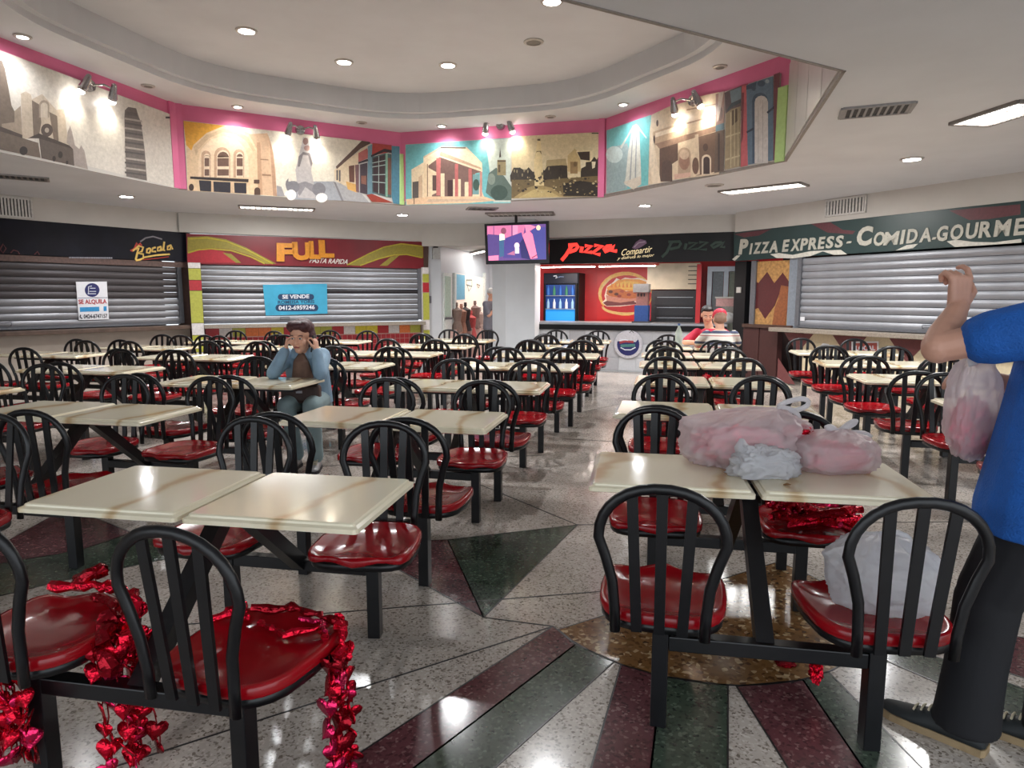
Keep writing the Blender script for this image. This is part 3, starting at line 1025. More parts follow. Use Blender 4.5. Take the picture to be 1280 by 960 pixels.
flatm(A, cc(disc(608, 547, 49, 46, 20), 0, 260, 5.333), 0.0305, navy, 'logo', t)
wp = M('white_ink', (220, 222, 230), 0.5)
for l in ([(590, 570), (590, 525), (612, 520)], [(600, 535), (636, 535)], [(585, 572), (640, 572)], [(596, 556), (640, 556)]):
    stroke(A, bo(l), 0.006, 0.034, wp, 'logo_mark', t)
keep(lettering(A, 'SE ALQUILA', *bo([(519, 646), (706, 642), (516, 610)]), 0.034, M('red_ink', (176, 34, 44), 0.5), None, bold=0.03), t)
flatm(A, bo([(526, 662), (655, 658), (656, 688), (528, 692)]), 0.0305, M('cyan_ink', (44, 140, 196), 0.5), 'blue_bar', t)
flatm(A, bo([(684, 656), (704, 655), (705, 686), (685, 687)]), 0.0305, M('cyan_ink'), 'blue_bar', t)
flatm(A, bo([(512, 599), (710, 596), (710, 599), (512, 602)]), 0.0305, navy, 'rule', t)
keep(lettering(A, '0424-6747157', *bo([(552, 737), (710, 733), (551, 708)]), 0.034, M('black_ink', (28, 28, 40), 0.5), None, bold=0.025), t)
stroke(A, bo([(538, 712), (534, 725), (548, 738)]), 0.008, 0.034, M('black_ink'), 'phone_mark', t)

# ------------------------------------------------------------------ stall B: red FULL sign
t = thing('stall_sign', 'red sign board with fat yellow letters and yellow swooshes', 'sign', B.p(2, ZB, 0.05))
red_sign = M('red_sign', (116, 20, 32), 0.35, var=0.15, scale=3)
keep(B.slab(MB(), [(233, 292.3), (533, 302.6), (531.5, 336), (234, 330)], -0.02, 0.05).build('board', red_sign), t)
ylw = M('yellow_paint', (178, 162, 50), 0.4)
ylw2 = M('olive_yellow', (142, 130, 46), 0.4)


def fb(p):
    return cc(p, 220, 280, 6.4)


def fc(p):
    return cc(p, 380, 280, 6.4)


flatm(B, fb([(92, 105), (250, 100), (400, 125), (560, 190), (700, 265), (800, 318), (720, 320), (600, 255), (440, 205), (280, 192), (180, 200), (92, 232)]), 0.051, ylw2, 'swoosh', t)
for l in ([(95, 118), (250, 112), (400, 138), (560, 203), (700, 278), (775, 318)], [(95, 232), (180, 206), (280, 198), (440, 212), (600, 264), (710, 318)]):
    stroke(B, fb(l), 0.012, 0.055, ylw, 'swoosh_edge', t)
flatm(B, fb([(92, 238), (180, 212), (300, 206), (380, 222), (520, 312), (94, 312)]), 0.0505, M('bright_red', (170, 38, 50), 0.4), 'swoosh', t)
flatm(B, fb([(370, 230), (440, 240), (520, 312), (480, 312)]), 0.0512, ylw2, 'swoosh', t)
flatm(B, fc([(345, 330), (520, 240), (640, 190), (780, 162), (945, 180), (948, 272), (820, 245), (720, 250), (600, 280), (450, 335)]), 0.051, ylw2, 'swoosh', t)
for l in ([(345, 328), (520, 238), (640, 185), (780, 158), (945, 178)], [(450, 332), (600, 278), (720, 248), (820, 243), (945, 270)]):
    stroke(B, fc(l), 0.012, 0.055, ylw, 'swoosh_edge', t)
flatm(B, fc([(600, 335), (690, 262), (760, 250), (660, 335)]), 0.0515, ylw2, 'swoosh', t)
keep(B.slab(MB(), fc([(950, 158), (990, 152), (985, 355), (950, 355)]), -0.02, 0.06).build('side_post', wood_dark), t)
amber = M('amber_letter', (206, 134, 32), 0.4)
fx = [('F', 345, 367), ('U', 364, 388), ('L', 385, 400), ('L', 397, 417)]
for i, (ch, x0, x1) in enumerate(fx):
    y1 = 327 - (i * 1.6)
    keep(lettering(B, ch, (x0 + (1 if i else 0), y1), (x1, y1 + 0.4), (x0, y1 - 23 + i * 0.4), 0.075, amber, None, depth=0.04, bold=0.055, name='letter'), t)
keep(lettering(B, 'PASTA RAPIDA', (386, 328.5), (433.5, 330.5), (387, 322.3), 0.054, M('white_letter', (214, 210, 204), 0.4), None, bold=0.02, shear=0.25), t)
# SE VENDE banner
t = thing('sale_banner', 'blue vinyl banner with SE VENDE and a phone number on the silver shutter', 'banner', B.at(370, 375, 0.05))
keep(B.slab(MB(), [(328.3, 356), (408.2, 354.8), (409, 392), (332, 394.5)], 0.03, 0.034).build('sheet', M('sky_vinyl', (62, 160, 196), 0.4, var=0.1, scale=6)), t)
dkb = M('navy_pill', (34, 62, 96), 0.4)


def pill(pl, x0, y0, x1, y1, off, mat, t):
    r_ = (y1 - y0) / 2
    c_ = (y0 + y1) / 2
    flatm(pl, [(x0 + r_ - r_ * math.cos(R(a)), c_ - r_ * math.sin(R(a))) for a in range(-90, 91, 30)] + [(x1 - r_ + r_ * math.cos(R(a)), c_ - r_ * math.sin(R(a))) for a in range(90, -91, -30)], off, mat, 'pill', t)


pill(B, 347, 367.5, 392.2, 375, 0.0345, dkb, t)
pill(B, 344, 380.5, 397.5, 389, 0.0345, dkb, t)
keep(lettering(B, 'SE VENDE', (352.5, 373.6), (386, 372.8), (352.5, 368.6), 0.038, wp, None, bold=0.03), t)
keep(lettering(B, 'ROMEISA YORIS', (347, 380), (392.5, 379), (347, 375.8), 0.038, dkb, None, bold=0.02), t)
keep(lettering(B, '0412-6959246', (348, 387.6), (393, 386.6), (348, 382), 0.038, wp, None, bold=0.03), t)
# coloured side pillars and tile row, tile by tile
tcol = {'r': M('tile_red', (172, 40, 48), 0.3), 'w': M('tile_white', (214, 208, 206), 0.3), 'y': M('tile_yellow', (212, 196, 60), 0.3), 'g': M('tile_lime', (172, 172, 70), 0.3), 'o': M('tile_orange', (220, 120, 60), 0.3)}
pier = struct(B.rect(MB(), 0.0, 0, 0.2, ZB - 0.02, -0.02, 0.188).build('wall_pier_left', wood_dark))
s_, e_ = B.sz(531, 400)[0], B.sz(533, 400)[0]
pier2 = struct(B.rect(MB(), B.L - 0.14, 0, B.L - 0.005, ZB - 0.02, -0.02, 0.12).build('wall_pier_right', tcol['w']))


def tiles(parent, s0, s1, seq, off, o0=-0.0):
    for c, z0, z1 in seq:
        m_ = tcol[c]
        B.rect(MB(), s0 + 0.004, z0 + 0.004, s1 - 0.004, z1 - 0.004, off, off + 0.012).build('tile', m_, parent)


tiles(pier, 0.0, 0.2, (('g', 0.0, 0.3), ('w', 0.3, 0.45), ('g', 0.45, 0.75), ('w', 0.75, 0.96), ('g', 0.96, 1.52), ('r', 1.52, 1.7), ('g', 1.7, 1.9), ('w', 1.9, 2.0)), 0.19)
tiles(pier2, B.L - 0.14, B.L - 0.005, (('g', 0.0, 0.4), ('w', 0.75, 0.95), ('g', 0.4, 0.75), ('g', 0.95, 1.5), ('r', 1.5, 1.7), ('g', 1.7, 1.87), ('w', 1.87, 2.0)), 0.12)
lo = bpy.data.objects['wall_back_left']
seq = 'rwgyoyrwygrwygrwoygrw'
seq = 'rwg oyrwggrwyyrwog'.replace(' ', 'o')
n_t = len(seq)
for k, c in enumerate(seq):
    a0 = 0.22 + (B.L - 0.38) * k / n_t
    a1 = 0.22 + (B.L - 0.38) * (k + 1) / n_t
    B.rect(MB(), a0 + 0.003, 0.70, a1 - 0.003, 0.855, 0.0, 0.012).build('tile', tcol[c], lo)
# small red mosaic below: rows of little tiles joined
mb = MB()
for i in range(42):
    for j in range(7):
        B.rect(mb, 0.24 + i * 0.0955, 0.02 + j * 0.0955, 0.24 + i * 0.0955 + 0.088, 0.02 + j * 0.0955 + 0.088, 0.0, 0.007)
o = mb.build('mosaic_tiles', M('mosaic_red', (150, 36, 44), 0.3, var=0.25, scale=7), lo)
o['kind'] = 'stuff'
B.rect(MB(), 0.22, 0.0, B.L - 0.15, 0.70, -0.01, 0.003).build('grout', M('grout', (186, 150, 140), 0.7), lo)

# ------------------------------------------------------------------ stall C: pizza counter
t = thing('stall_sign', 'black sign board with slanted red and green lettering above the pizza counter', 'sign', Cw.p(1.5, ZB, 0.05))
keep(Cw.slab(MB(), [(667, 301), (690, 300), (925, 288.5), (925, 326), (690, 330.3), (667, 331)], -0.02, 0.05).build('board', M('black_sign', (20, 19, 22), 0.5, var=0.2, scale=3, spec=0.25)), t)


def ga(p):
    return cc(p, 660, 290, 7.386)


def gb(p):
    return cc(p, 790, 290, 7.386)


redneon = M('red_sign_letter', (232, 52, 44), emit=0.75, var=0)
grn = M('green_sign_letter', (16, 46, 32), 0.4)
for gx, mm in ((ga, redneon),):
    for l in ([(310, 262), (350, 215), (395, 140), (410, 118)], [(372, 122), (450, 116), (462, 135), (440, 165), (380, 185)],
              [(500, 135), (488, 190)], [(525, 128), (588, 126), (520, 188), (590, 186)], [(612, 124), (690, 124), (590, 196), (668, 208)],
              [(775, 130), (730, 132), (700, 160), (712, 180), (760, 160), (795, 126), (775, 172), (822, 176)]):
        stroke(Cw, gx(l), 0.034, 0.06, mm, 'letter', t)
for l in ([(275, 232), (320, 190), (355, 110), (375, 90)], [(335, 92), (440, 88), (450, 108), (430, 140), (350, 160)], [(500, 105), (485, 160)],
          [(520, 102), (600, 98), (520, 158), (600, 156)], [(620, 95), (700, 92), (600, 160), (690, 162)], [(830, 92), (770, 96), (730, 126), (750, 145), (800, 120), (850, 92), (820, 140), (860, 138)]):
    stroke(Cw, gb(l), 0.026, 0.06, grn, 'letter', t)
ivory = M('ivory_letter', (226, 206, 160), emit=0.35, var=0)
keep(lettering(Cw, 'Compartir', (777, 322.4), (815, 317.8), (778, 312), 0.054, ivory, None, bold=0.0, shear=0.3), t)
keep(lettering(Cw, 'y disfruta lo mejor', (772, 326), (818, 321.6), (772.5, 321.4), 0.054, ivory, None, bold=0.0, shear=0.3), t)
keep(Cw.slab(MB(), gb([(5, 150), (40, 95), (80, 68), (130, 80), (140, 105), (90, 140), (40, 162)]), 0.051, 0.056).build('slice_mark', M('dim_violet', (112, 84, 110), 0.4)), t)
stroke(Cw, gb([(20, 140), (60, 100), (120, 90)]), 0.012, 0.058, M('pale_violet', (160, 140, 160), 0.4), 'slice_line', t)

# counter front: white wall with grey tiles, dark counter
lo = bpy.data.objects['wall_back_right']
tw = M('tile_grey', (176, 176, 180), 0.35, var=0.04)
tg = M('tile_pale', (200, 202, 206), 0.3, var=0.04)
random.seed(5)
for i in range(11):
    for j in range(3):
        s0 = 0.05 + i * 0.325
        Cw.rect(MB(), s0, 0.02 + j * 0.255, s0 + 0.318, 0.02 + j * 0.255 + 0.248, 0.0, 0.01).build('tile', random.choice((tw, tg, tg)), lo)
t = thing('service_counter', 'dark counter with a steel top edge in front of the pizza kitchen', 'counter', Cw.p(1.6, 0.8, 0.0), Cw.rot())
s0, s1 = -0.1, Cw.L - 0.05
keep(Cw.rect(MB(), s0, 0.785, s1, 0.885, -0.75, 0.05).build('counter_body', black_paint), t)
keep(Cw.rect(MB(), s0, 0.885, s1, 0.925, -0.78, 0.04).build('steel_top', alu), t)

# kitchen back wall, 1.7 m behind the counter
KO = -1.9
kred = M('kitchen_red', (196, 44, 48), 0.4, var=0.06, scale=4)
struct(Cw.rect(MB(), -0.9, 0, Cw.L + 1.2, 2.5, KO - 0.1, KO).build('wall_kitchen', kred))
struct(Cw.rect(MB(), -0.9, 2.5, Cw.L + 1.2, 2.56, KO - 0.1, -0.2).build('ceiling_kitchen', white_paint))


def kz(px, py, off=KO):
    return Cw.sz(px, py, off)


# glowing strip above the counter opening (fluorescent fixture with a red hood)
t = thing('strip_light', 'long thin strip light under the black pizza sign', 'lamp', Cw.p(1.2, 2.0, -0.25), Cw.rot())
keep(Cw.rect(MB(), 0.0, 2.0, 2.35, 2.03, -0.3, -0.22).build('housing', red_letter), t)
for k in range(2):
    keep(Cw.rect(MB(), 0.06 + k * 1.15, 1.985, 1.13 + k * 1.15, 2.0, -0.28, -0.24).build('tube', lamp_white), t)
lamp('kitchen_light', 'AREA', Cw.p(1.2, 1.98, -0.26) - t.location, 26, 2.2, (1, 0.86, 0.78), t, None, size_y=0.1)
# poster of a sandwich
t = thing('sandwich_poster', 'red wall poster of a toasted filled sandwich inside a yellow oval', 'poster', Cw.at(765, 365, KO + 0.02))
keep(Cw.slab(MB(), [(722, 334), (812, 330), (812, 402), (722, 404)], KO, KO + 0.012).build('sheet', M('poster_red', (206, 44, 46), 0.35, var=0.06, scale=3)), t)
mb = MB()
ps = [((236, 184, 96), disc(755, 565, 285, 232, 26)), ((200, 44, 46), disc(765, 575, 262, 205, 26)),
      ((232, 196, 130), [(480, 610), (470, 560), (520, 460), (610, 380), (600, 410), (520, 500), (490, 580)]), ((226, 190, 120), disc(755, 700, 250, 90, 20, 180, 360)), ((190, 46, 48), disc(765, 690, 240, 72, 20, 180, 360)),
      ((244, 226, 206), [(510, 660), (545, 620), (535, 590), (560, 490), (630, 440), (660, 400), (700, 420), (750, 395), (820, 405), (880, 398), (930, 405), (990, 430), (985, 520), (950, 580), (960, 640), (980, 680), (850, 680), (700, 700), (560, 700)]),
      ((232, 160, 70), [(560, 500), (640, 450), (680, 420), (760, 410), (900, 415), (975, 440), (965, 520), (900, 545), (700, 530), (570, 545)]),
      ((238, 192, 92), [(650, 470), (760, 430), (880, 440), (930, 470), (900, 520), (700, 515)]),
      ((196, 110, 60), [(560, 530), (700, 510), (760, 540), (900, 530), (950, 560), (940, 620), (800, 640), (600, 600), (556, 570)]),
      ((206, 140, 120), [(550, 580), (640, 600), (800, 620), (930, 600), (940, 640), (700, 660), (560, 640)]),
      ((120, 60, 60), [(520, 660), (560, 640), (700, 660), (850, 640), (950, 670), (700, 690), (560, 695)]), ((226, 200, 190), [(850, 640), (935, 672), (930, 682), (845, 650)])]
for cx, cy in ((600, 545), (660, 570), (720, 540), (790, 575), (860, 550), (900, 600), (690, 590)):
    ps.append((random.choice([(150, 62, 50), (176, 84, 62), (96, 50, 40)]), disc(cx, cy, 24, 16, 8)))
for cx in range(600, 960, 40):
    ps.append(((226, 130, 60), [(cx, 500), (cx + 12, 445), (cx + 24, 500)]))
for k, (c, p) in enumerate(ps):
    Cw.face(mb, ga(p), KO + 0.0125 + k * 0.0003, c)
keep(mb.build('print', vinyl), t)
# drinks fridge
t = thing('drinks_fridge', 'tall black drinks fridge with a blue lit glass door', 'fridge', Cw.p(0.5, 0, KO + 0.35), Cw.rot())
f0, f1 = kz(678, 400, KO + 0.7)[0], kz(722, 400, KO + 0.7)[0]
zt = kz(700, 341, KO + 0.7)[1]
body = keep(Cw.rect(MB(), f0, 0, f1, zt, KO + 0.02, KO + 0.62).build('body', black_paint), t)
keep(Cw.rect(MB(), f0 + 0.02, zt - 0.22, f1 - 0.02, zt - 0.02, KO + 0.62, KO + 0.66).build('header', M('fridge_header', (30, 34, 52), 0.3)), t)
keep(Cw.rect(MB(), f0 + 0.05, 0.3, f1 - 0.05, zt - 0.25, KO + 0.62, KO + 0.64).build('interior', M('fridge_glow', (20, 52, 110), emit=0.35, var=0)), t)
keep(Cw.rect(MB(), f0 + 0.04, 0.85, f1 - 0.04, 1.16, KO + 0.64, KO + 0.65).build('blue_panel', M('fridge_blue', (30, 120, 190), emit=0.5, var=0)), t)
door = MB()
for a in (f0 + 0.03, f1 - 0.06):
    Cw.rect(door, a, 0.25, a + 0.03, zt - 0.23, KO + 0.64, KO + 0.70)
keep(door.build('door_frame', black_metal), t)
stroke(Cw, ga([(235, 408), (262, 404), (268, 420), (255, 425)]), 0.012, KO + 0.668, wp, 'emblem', t)
stroke(Cw, ga([(278, 418), (300, 412), (330, 414)]), 0.008, KO + 0.668, M('header_ink', (130, 150, 190), 0.4), 'emblem', t)
gcols = [M('bottle_clear', (150, 190, 220), 0.1, var=0), M('bottle_blue', (60, 110, 190), 0.1, var=0), M('bottle_pale', (214, 220, 226), 0.2, var=0), M('bottle_green', (70, 130, 100), 0.1, var=0)]
for j, z in enumerate((1.17, 1.45)):
    keep(Cw.rect(MB(), f0 + 0.06, z - 0.02, f1 - 0.06, z - 0.005, KO + 0.641, KO + 0.70).build('shelf', alu), t)
    for k in range(5):
        mb = MB()
        c = Cw.p(f0 + 0.12 + k * (f1 - f0 - 0.24) / 4, z, KO + 0.675)
        mb.lathe([(0.0, 0), (0.03, 0), (0.03, 0.12), (0.012, 0.17), (0.012, 0.2), (0, 0.2)], c, 10)
        o = mb.build('drink_bottle', gcols[(k * 2 + j) % 4], None, smooth=False)
        tag(o, '%s drink bottle, %s from the left on the %s shelf of the lit fridge' % (['clear', 'blue', 'pale', 'green'][(k * 2 + j) % 4], ['first', 'second', 'third', 'fourth', 'fifth'][k], ['lower', 'upper'][j]), 'bottle', 'bottles in the lit drinks fridge')
# oven with hood
t = thing('deck_oven', 'dark deck oven with three black doors in the pizza kitchen', 'oven', Cw.p(2.4, 0, KO + 0.4), Cw.rot())
o0, o1 = kz(814, 380, KO + 0.7)[0], kz(874, 380, KO + 0.7)[0]
zt, zb = kz(840, 363, KO + 0.7)[1], kz(840, 404, KO + 0.7)[1]
keep(Cw.rect(MB(), o0, 0.0, o1, zt, KO + 0.02, KO + 0.7).build('body', M('oven_dark', (58, 56, 58), 0.4, metal=0.4)), t)
for k in range(3):
    z = zb - 0.05 + k * (zt - zb) / 3.2
    dr = keep(Cw.rect(MB(), o0 + 0.08, z, o1 - 0.08, z + (zt - zb) / 3.8, KO + 0.7, KO + 0.72).build('oven_door', M('oven_door', (38, 36, 38), 0.3)), t)
    Cw.rect(MB(), o0 + 0.12, z + (zt - zb) / 4.3, o1 - 0.12, z + (zt - zb) / 4.0, KO + 0.72, KO + 0.75).build('door_handle', alu, dr)
t = thing('extractor_hood', 'white metal hood with brown heat stains above the dark oven', 'hood', Cw.p(2.4, 1.7, KO + 0.4), Cw.rot())
zt2 = kz(840, 329, KO + 0.75)[1]
keep(Cw.rect(MB(), kz(809, 350, KO + .75)[0], zt + 0.02, kz(874, 350, KO + .75)[0], min(zt2, 2.45), KO + 0.02, KO + 0.75).build('hood_body', M('hood_stained', (196, 184, 160), 0.4, var=0.25, scale=2.2)), t)
for k in range(5):
    keep(Cw.rect(MB(), kz(860, 350, KO + .75)[0], zt + 0.12 + k * 0.085, kz(872, 350, KO + .75)[0], zt + 0.135 + k * 0.085, KO + 0.75, KO + 0.757).build('louvre', dark_metal), t)
# soda dispenser on the counter
t = thing('soda_dispenser', 'grey and blue soda dispenser standing on the pizza counter', 'dispenser', Cw.p(*[Cw.sz(802, 402, -0.4)[0], 0.925], -0.4), Cw.rot())
a0, a1 = Cw.sz(794, 380, -0.4)[0], Cw.sz(811, 380, -0.4)[0]
keep(Cw.rect(MB(), a0, 0.925, a1, 1.25, -0.62, -0.3).build('blue_base', M('dispenser_blue', (50, 84, 150), 0.4)), t)
keep(Cw.rect(MB(), a0 + 0.02, 1.25, a1 - 0.02, 1.5, -0.62, -0.38).build('tap_panel', M('dispenser_red', (176, 120, 110), 0.4)), t)
keep(Cw.rect(MB(), a0 - 0.03, 1.5, a1 + 0.0, 1.66, -0.65, -0.28).build('head', M('dispenser_grey', (150, 148, 148), 0.4)), t)
for k in range(3):
    keep(MB().lathe([(0, 0), (0.012, 0), (0.012, 0.06), (0, 0.06)], Cw.p(a0 + 0.06 + k * 0.06, 1.42, -0.34), 8).build('tap', dark_metal), t)
keep(Cw.rect(MB(), a0 - 0.02, 0.925, a1 + 0.06, 0.95, -0.62, -0.12).build('drip_tray', dark_metal), t)
# red post and aluminium doorway
struct(Cw.rect(MB(), Cw.sz(875, 380)[0] - 0.1, 0.925, Cw.sz(881, 380)[0] - 0.1, ZB, -0.5, -0.42).build('trim_21', kred))
t = thing('kitchen_doorway', 'aluminium framed doorway at the end of the pizza kitchen', 'doorway', Cw.p(3.2, 0, KO + 0.1), Cw.rot())
d0, d1 = kz(883, 380, KO + 0.3)[0], kz(930, 380, KO + 0.3)[0]
zt = kz(900, 333, KO + 0.3)[1]
for a in (d0, d0 + 0.32, d1):
    keep(Cw.rect(MB(), a, 0, a + 0.09, zt, KO + 0.02, KO + 0.3).build('jamb', alu), t)
keep(Cw.rect(MB(), d0, zt - 0.1, d1, zt, KO + 0.02, KO + 0.31).build('lintel', alu), t)
keep(Cw.rect(MB(), d0 + 0.1, 0, d0 + 0.31, zt - 0.1, KO + 0.03, KO + 0.1).build('glass_panel', M('frosted', (150, 154, 156), 0.2)), t)
keep(Cw.rect(MB(), d0 + 0.42, 0, d1, zt - 0.1, KO + 0.03, KO + 0.1).build('door_leaf', M('pale_green_door', (196, 200, 180), 0.5)), t)
t = thing('storage_box', 'pink cardboard box with a white lid on the kitchen counter end', 'box', Cw.at(905, 388, -0.5), Cw.rot())
b0, b1 = Cw.sz(895, 380, -0.5)[0], Cw.sz(917, 380, -0.5)[0]
keep(Cw.rect(MB(), b0, Cw.sz(900, 383, -.5)[1], b1, Cw.sz(900, 373, -.5)[1], -0.75, -0.45).build('carton', M('carton_pink', (206, 160, 156), 0.6)), t)
keep(Cw.rect(MB(), b0 - 0.02, Cw.sz(900, 373, -.5)[1], b1 + 0.01, Cw.sz(900, 371, -.5)[1], -0.77, -0.43).build('lid', white_paint), t)
keep(Cw.rect(MB(), b0 + 0.1, 0.925, b1, Cw.sz(900, 383, -.5)[1], -0.75, -0.45).build('crate', M('crate_grey', (150, 146, 140), 0.6)), t)
o = MB().ellip(Cw.p((b0 + b1) / 2 + 0.05, 1.03, -0.22), (0.17, 0.14, 0.11), None, 14, 8).build('white_sack', M('white_sack', (206, 204, 200), 0.6, bump=0.8, bscale=14))
o.modifiers.new('soft', 'SUBSURF').levels = 1
tag(o, 'crumpled white sack on the counter under the pink box', 'sack')
# round sign hung on the counter front
t = thing('round_sign', 'round white sign with a dark emblem on the counter front', 'sign', Cw.at(785.5, 430.5, 0.03), Cw.rot())
ctr = Cw.at(785.5, 430.5, 0.02) - t.location
rr = 0.26
mt = Matrix.Rotation(Cw.rot(), 4, 'Z')
keepo = MB()
keepo.lathe([(0, -0.01), (rr, -0.01), (rr + 0.012, 0.01), (rr, 0.03), (0, 0.03)], (0, 0, 0), 32, axis='y')
o = keepo.build('rim', M('sign_rim', (196, 194, 200), 0.3), t)
o = MB().lathe([(0, 0.03), (rr - 0.05, 0.03), (rr - 0.05, 0.034), (0, 0.034)], (0, 0, 0), 28, axis='y').build('emblem_ground', navy, t)
mb = MB()
mb.prism([(-0.2, 0.06), (0.14, 0.05), (0.2, 0.12), (0.1, 0.24), (-0.1, 0.24), (-0.21, 0.12)], 0, 0.003)
o = mb.build('upper_field', M('sign_rim'), t)
o.rotation_euler = (math.pi / 2, 0, 0)
o.location = (0, -0.035, 0)


def mark(pts, wd, mat, name):
    o = MB().tube([(x, -0.038, z) for x, z in pts], wd, 6, r2=0.003, up=(0, 1, 0)).build(name, mat, t)


mark([(-0.16, 0.03), (-0.05, 0.06), (0.1, 0.05)], 0.022, M('dull_red', (150, 56, 66), 0.4), 'emblem_mark')
mark([(-0.14, -0.03), (0.0, -0.02), (0.13, -0.01)], 0.026, M('dull_green', (70, 120, 116), 0.4), 'emblem_mark')
mark([(-0.14, -0.06), (-0.06, -0.1), (0.05, -0.1), (0.14, -0.05)], 0.01, wp, 'emblem_mark')
mark([(-0.17, 0.07), (-0.1, 0.09), (0.0, 0.08)], 0.01, wp, 'emblem_mark')
mark([(0.02, 0.22), (0.06, 0.26), (0.1, 0.22)], 0.006, dark_metal, 'hook')

# ------------------------------------------------------------------ stall D: green sign, boarded opening
t = thing('stall_sign', 'long dark green sign board with big grey lettering and white ribbons', 'sign', D.p(2, ZB, 0.05))
keep(D.slab(MB(), [(920, 290.3), (1000, 282), (1100, 270.5), (1290, 248), (1290, 302), (1180, 310), (1085, 316), (1000, 320.7), (920, 326.6)], -0.05, 0.05).build('board', M('green_sign', (40, 62, 62), 0.35, var=0.12, scale=2)), t)
keep(D.rect(MB(), D.sz(1289, 300)[0], ZB, D.L, ZS, -0.05, 0.05).build('board', M('green_sign')), t)


def ha(p):
    return cc(p, 900, 250, 6.4)


def hb(p):
    return cc(p, 1080, 230, 6.4)


maroon = M('maroon_patch', (96, 54, 60), 0.4)
for pts in (ha([(130, 275), (260, 255), (430, 232), (330, 285), (210, 300)]), ha([(740, 190), (900, 180), (1000, 240), (1100, 250), (1080, 275), (880, 262)])):
    flatm(D, pts, 0.0505, maroon, 'patch', t)
flatm(D, hb([(700, 215), (960, 190), (1270, 165), (1270, 245), (1000, 285), (860, 290)]), 0.0505, maroon, 'patch', t)
glet = M('grey_green_letter', (186, 184, 172), 0.45)


def dword(txt, x0, x1, y0, y1, h, bold=0.035, sh=0.12):
    keep(lettering(D, txt, (x0, y0), (x1, y1), (x0 + 1, y0 - h), 0.056, glet, None, depth=0.01, bold=bold, shear=sh, name='letter'), t)


dword('P', *[926, 937.5], 318.5, 317.8, 19, 0.05)
for i, ch in enumerate('IZZA'):
    x0 = [939.5, 944.5, 954, 964][i]
    dword(ch, x0, x0 + [3.5, 9.5, 10, 11][i], 318.3 - i * 0.7, 317.6 - i * 0.7, [13.5, 14, 14, 14.5][i])
for i, ch in enumerate('EXPRESS'):
    x0 = 980.5 + [0, 10.5, 22.5, 32.5, 44.5, 54.5, 66][i]
    dword(ch, x0, x0 + [8.5, 12, 9.5, 11, 9, 10, 10.5][i], 315.2 - i * 0.85, 314.4 - i * 0.85, 15)
dword('-', 1061, 1067, 304.6, 304, 2.5)
dword('C', 1074, 1094, 308.4, 306.5, 24, 0.05)
for i, ch in enumerate('OMIDA'):
    x0 = [1095, 1107, 1128, 1136, 1152][i]
    dword(ch, x0, x0 + [14, 20, 6.5, 14, 15][i], 308.2 - i * 1.2, 307 - i * 1.2, 17.5 - (i == 1) * 1)
dword('-', 1168, 1173, 300.0, 299.4, 3)
for i, ch in enumerate('GOURMET'):
    x0 = [1174, 1191, 1210, 1226, 1245, 1270, 1290][i]
    dword(ch, x0, x0 + [14, 16, 16, 16, 22, 15, 16][i], 302.4 - i * 1.5, 301 - i * 1.5, 19 + i * .4)
for pts in (ha([(420, 435), (490, 425), (600, 440), (740, 410), (840, 405), (985, 400), (1035, 435), (930, 440), (840, 412), (740, 450), (600, 468), (470, 465)]), ha([(115, 475), (150, 445), (180, 445), (135, 488)]),
            hb([(270, 533), (360, 490), (450, 480), (410, 515)]), hb([(680, 460), (760, 448), (900, 465), (1060, 468), (1278, 440), (1278, 470), (1000, 490), (745, 505)])):
    flatm(D, pts, 0.051, M('ribbon_white', (204, 202, 192), 0.45), 'ribbon', t)
# black corner post, dark opening, grey pole
struct(D.rect(MB(), -0.02, 0, D.sz(931, 380)[0], ZB, -0.2, 0.0).build('wall_post_corner', black_paint))
struct(D.rect(MB(), D.sz(931, 380)[0], 0, 2.4, ZS, -1.0, -0.9).build('wall_right_recess', M('recess_brown', (58, 36, 34), 0.6)))
struct(D.rect(MB(), 2.2, 0, D.L, ZC, -0.5, -0.4).build('wall_right_back', black_paint))
o = D.rect(MB(), D.sz(937, 380)[0], 0.9, D.sz(943, 380)[0], ZB, -0.06, 0.0).build('steel_pole', alu_grey)
tag(o, 'grey steel pole in the dark opening beside the patterned board', 'pole')
o = D.rect(MB(), D.sz(921.5, 361)[0], D.sz(921, 366)[1], D.sz(926.5, 361)[0], D.sz(921, 359)[1], 0.0, 0.02).build('wall_switch', white_paint)
tag(o, 'small white switch plate on the black corner post', 'switch')
# patterned particle board
t = thing('patterned_board', 'particle board panel painted with dark red zigzag diamonds beside the grey shutter', 'board', D.at(965, 370, -0.02))


def hc(p):
    return cc(p, 900, 300, 5.65)


osb = M('particle_board', (176, 132, 78), 0.6, var=0.3, scale=24)
keep(D.slab(MB(), [(943, 327), (988, 325), (988, 411), (941, 412)], -0.06, -0.03).build('sheet', osb), t)
flatm(D, hc([(245, 290), (262, 305), (325, 225), (375, 305), (435, 230), (490, 310), (480, 330), (430, 330), (380, 460), (310, 558), (262, 480), (235, 490)]), -0.029, M('zigzag_red', (84, 30, 32), 0.45), 'painted_zigzag', t, 0.003)
flatm(D, hc([(425, 320), (480, 330), (470, 480), (450, 620), (360, 620), (380, 480), (405, 420)]), -0.0255, M('oiled_wood', (140, 82, 48), 0.45, var=0.2), 'leaning_strip', t, 0.006)
o = D.rect(MB(), D.sz(985, 380)[0], 0.92, D.sz(1001, 380)[0], ZB + 0.04, -0.05, 0.01).build('shutter_post', M('blue_grey_paint', (126, 134, 144), 0.5))
tag(o, 'blue grey post between the patterned board and the long shutter', 'post')
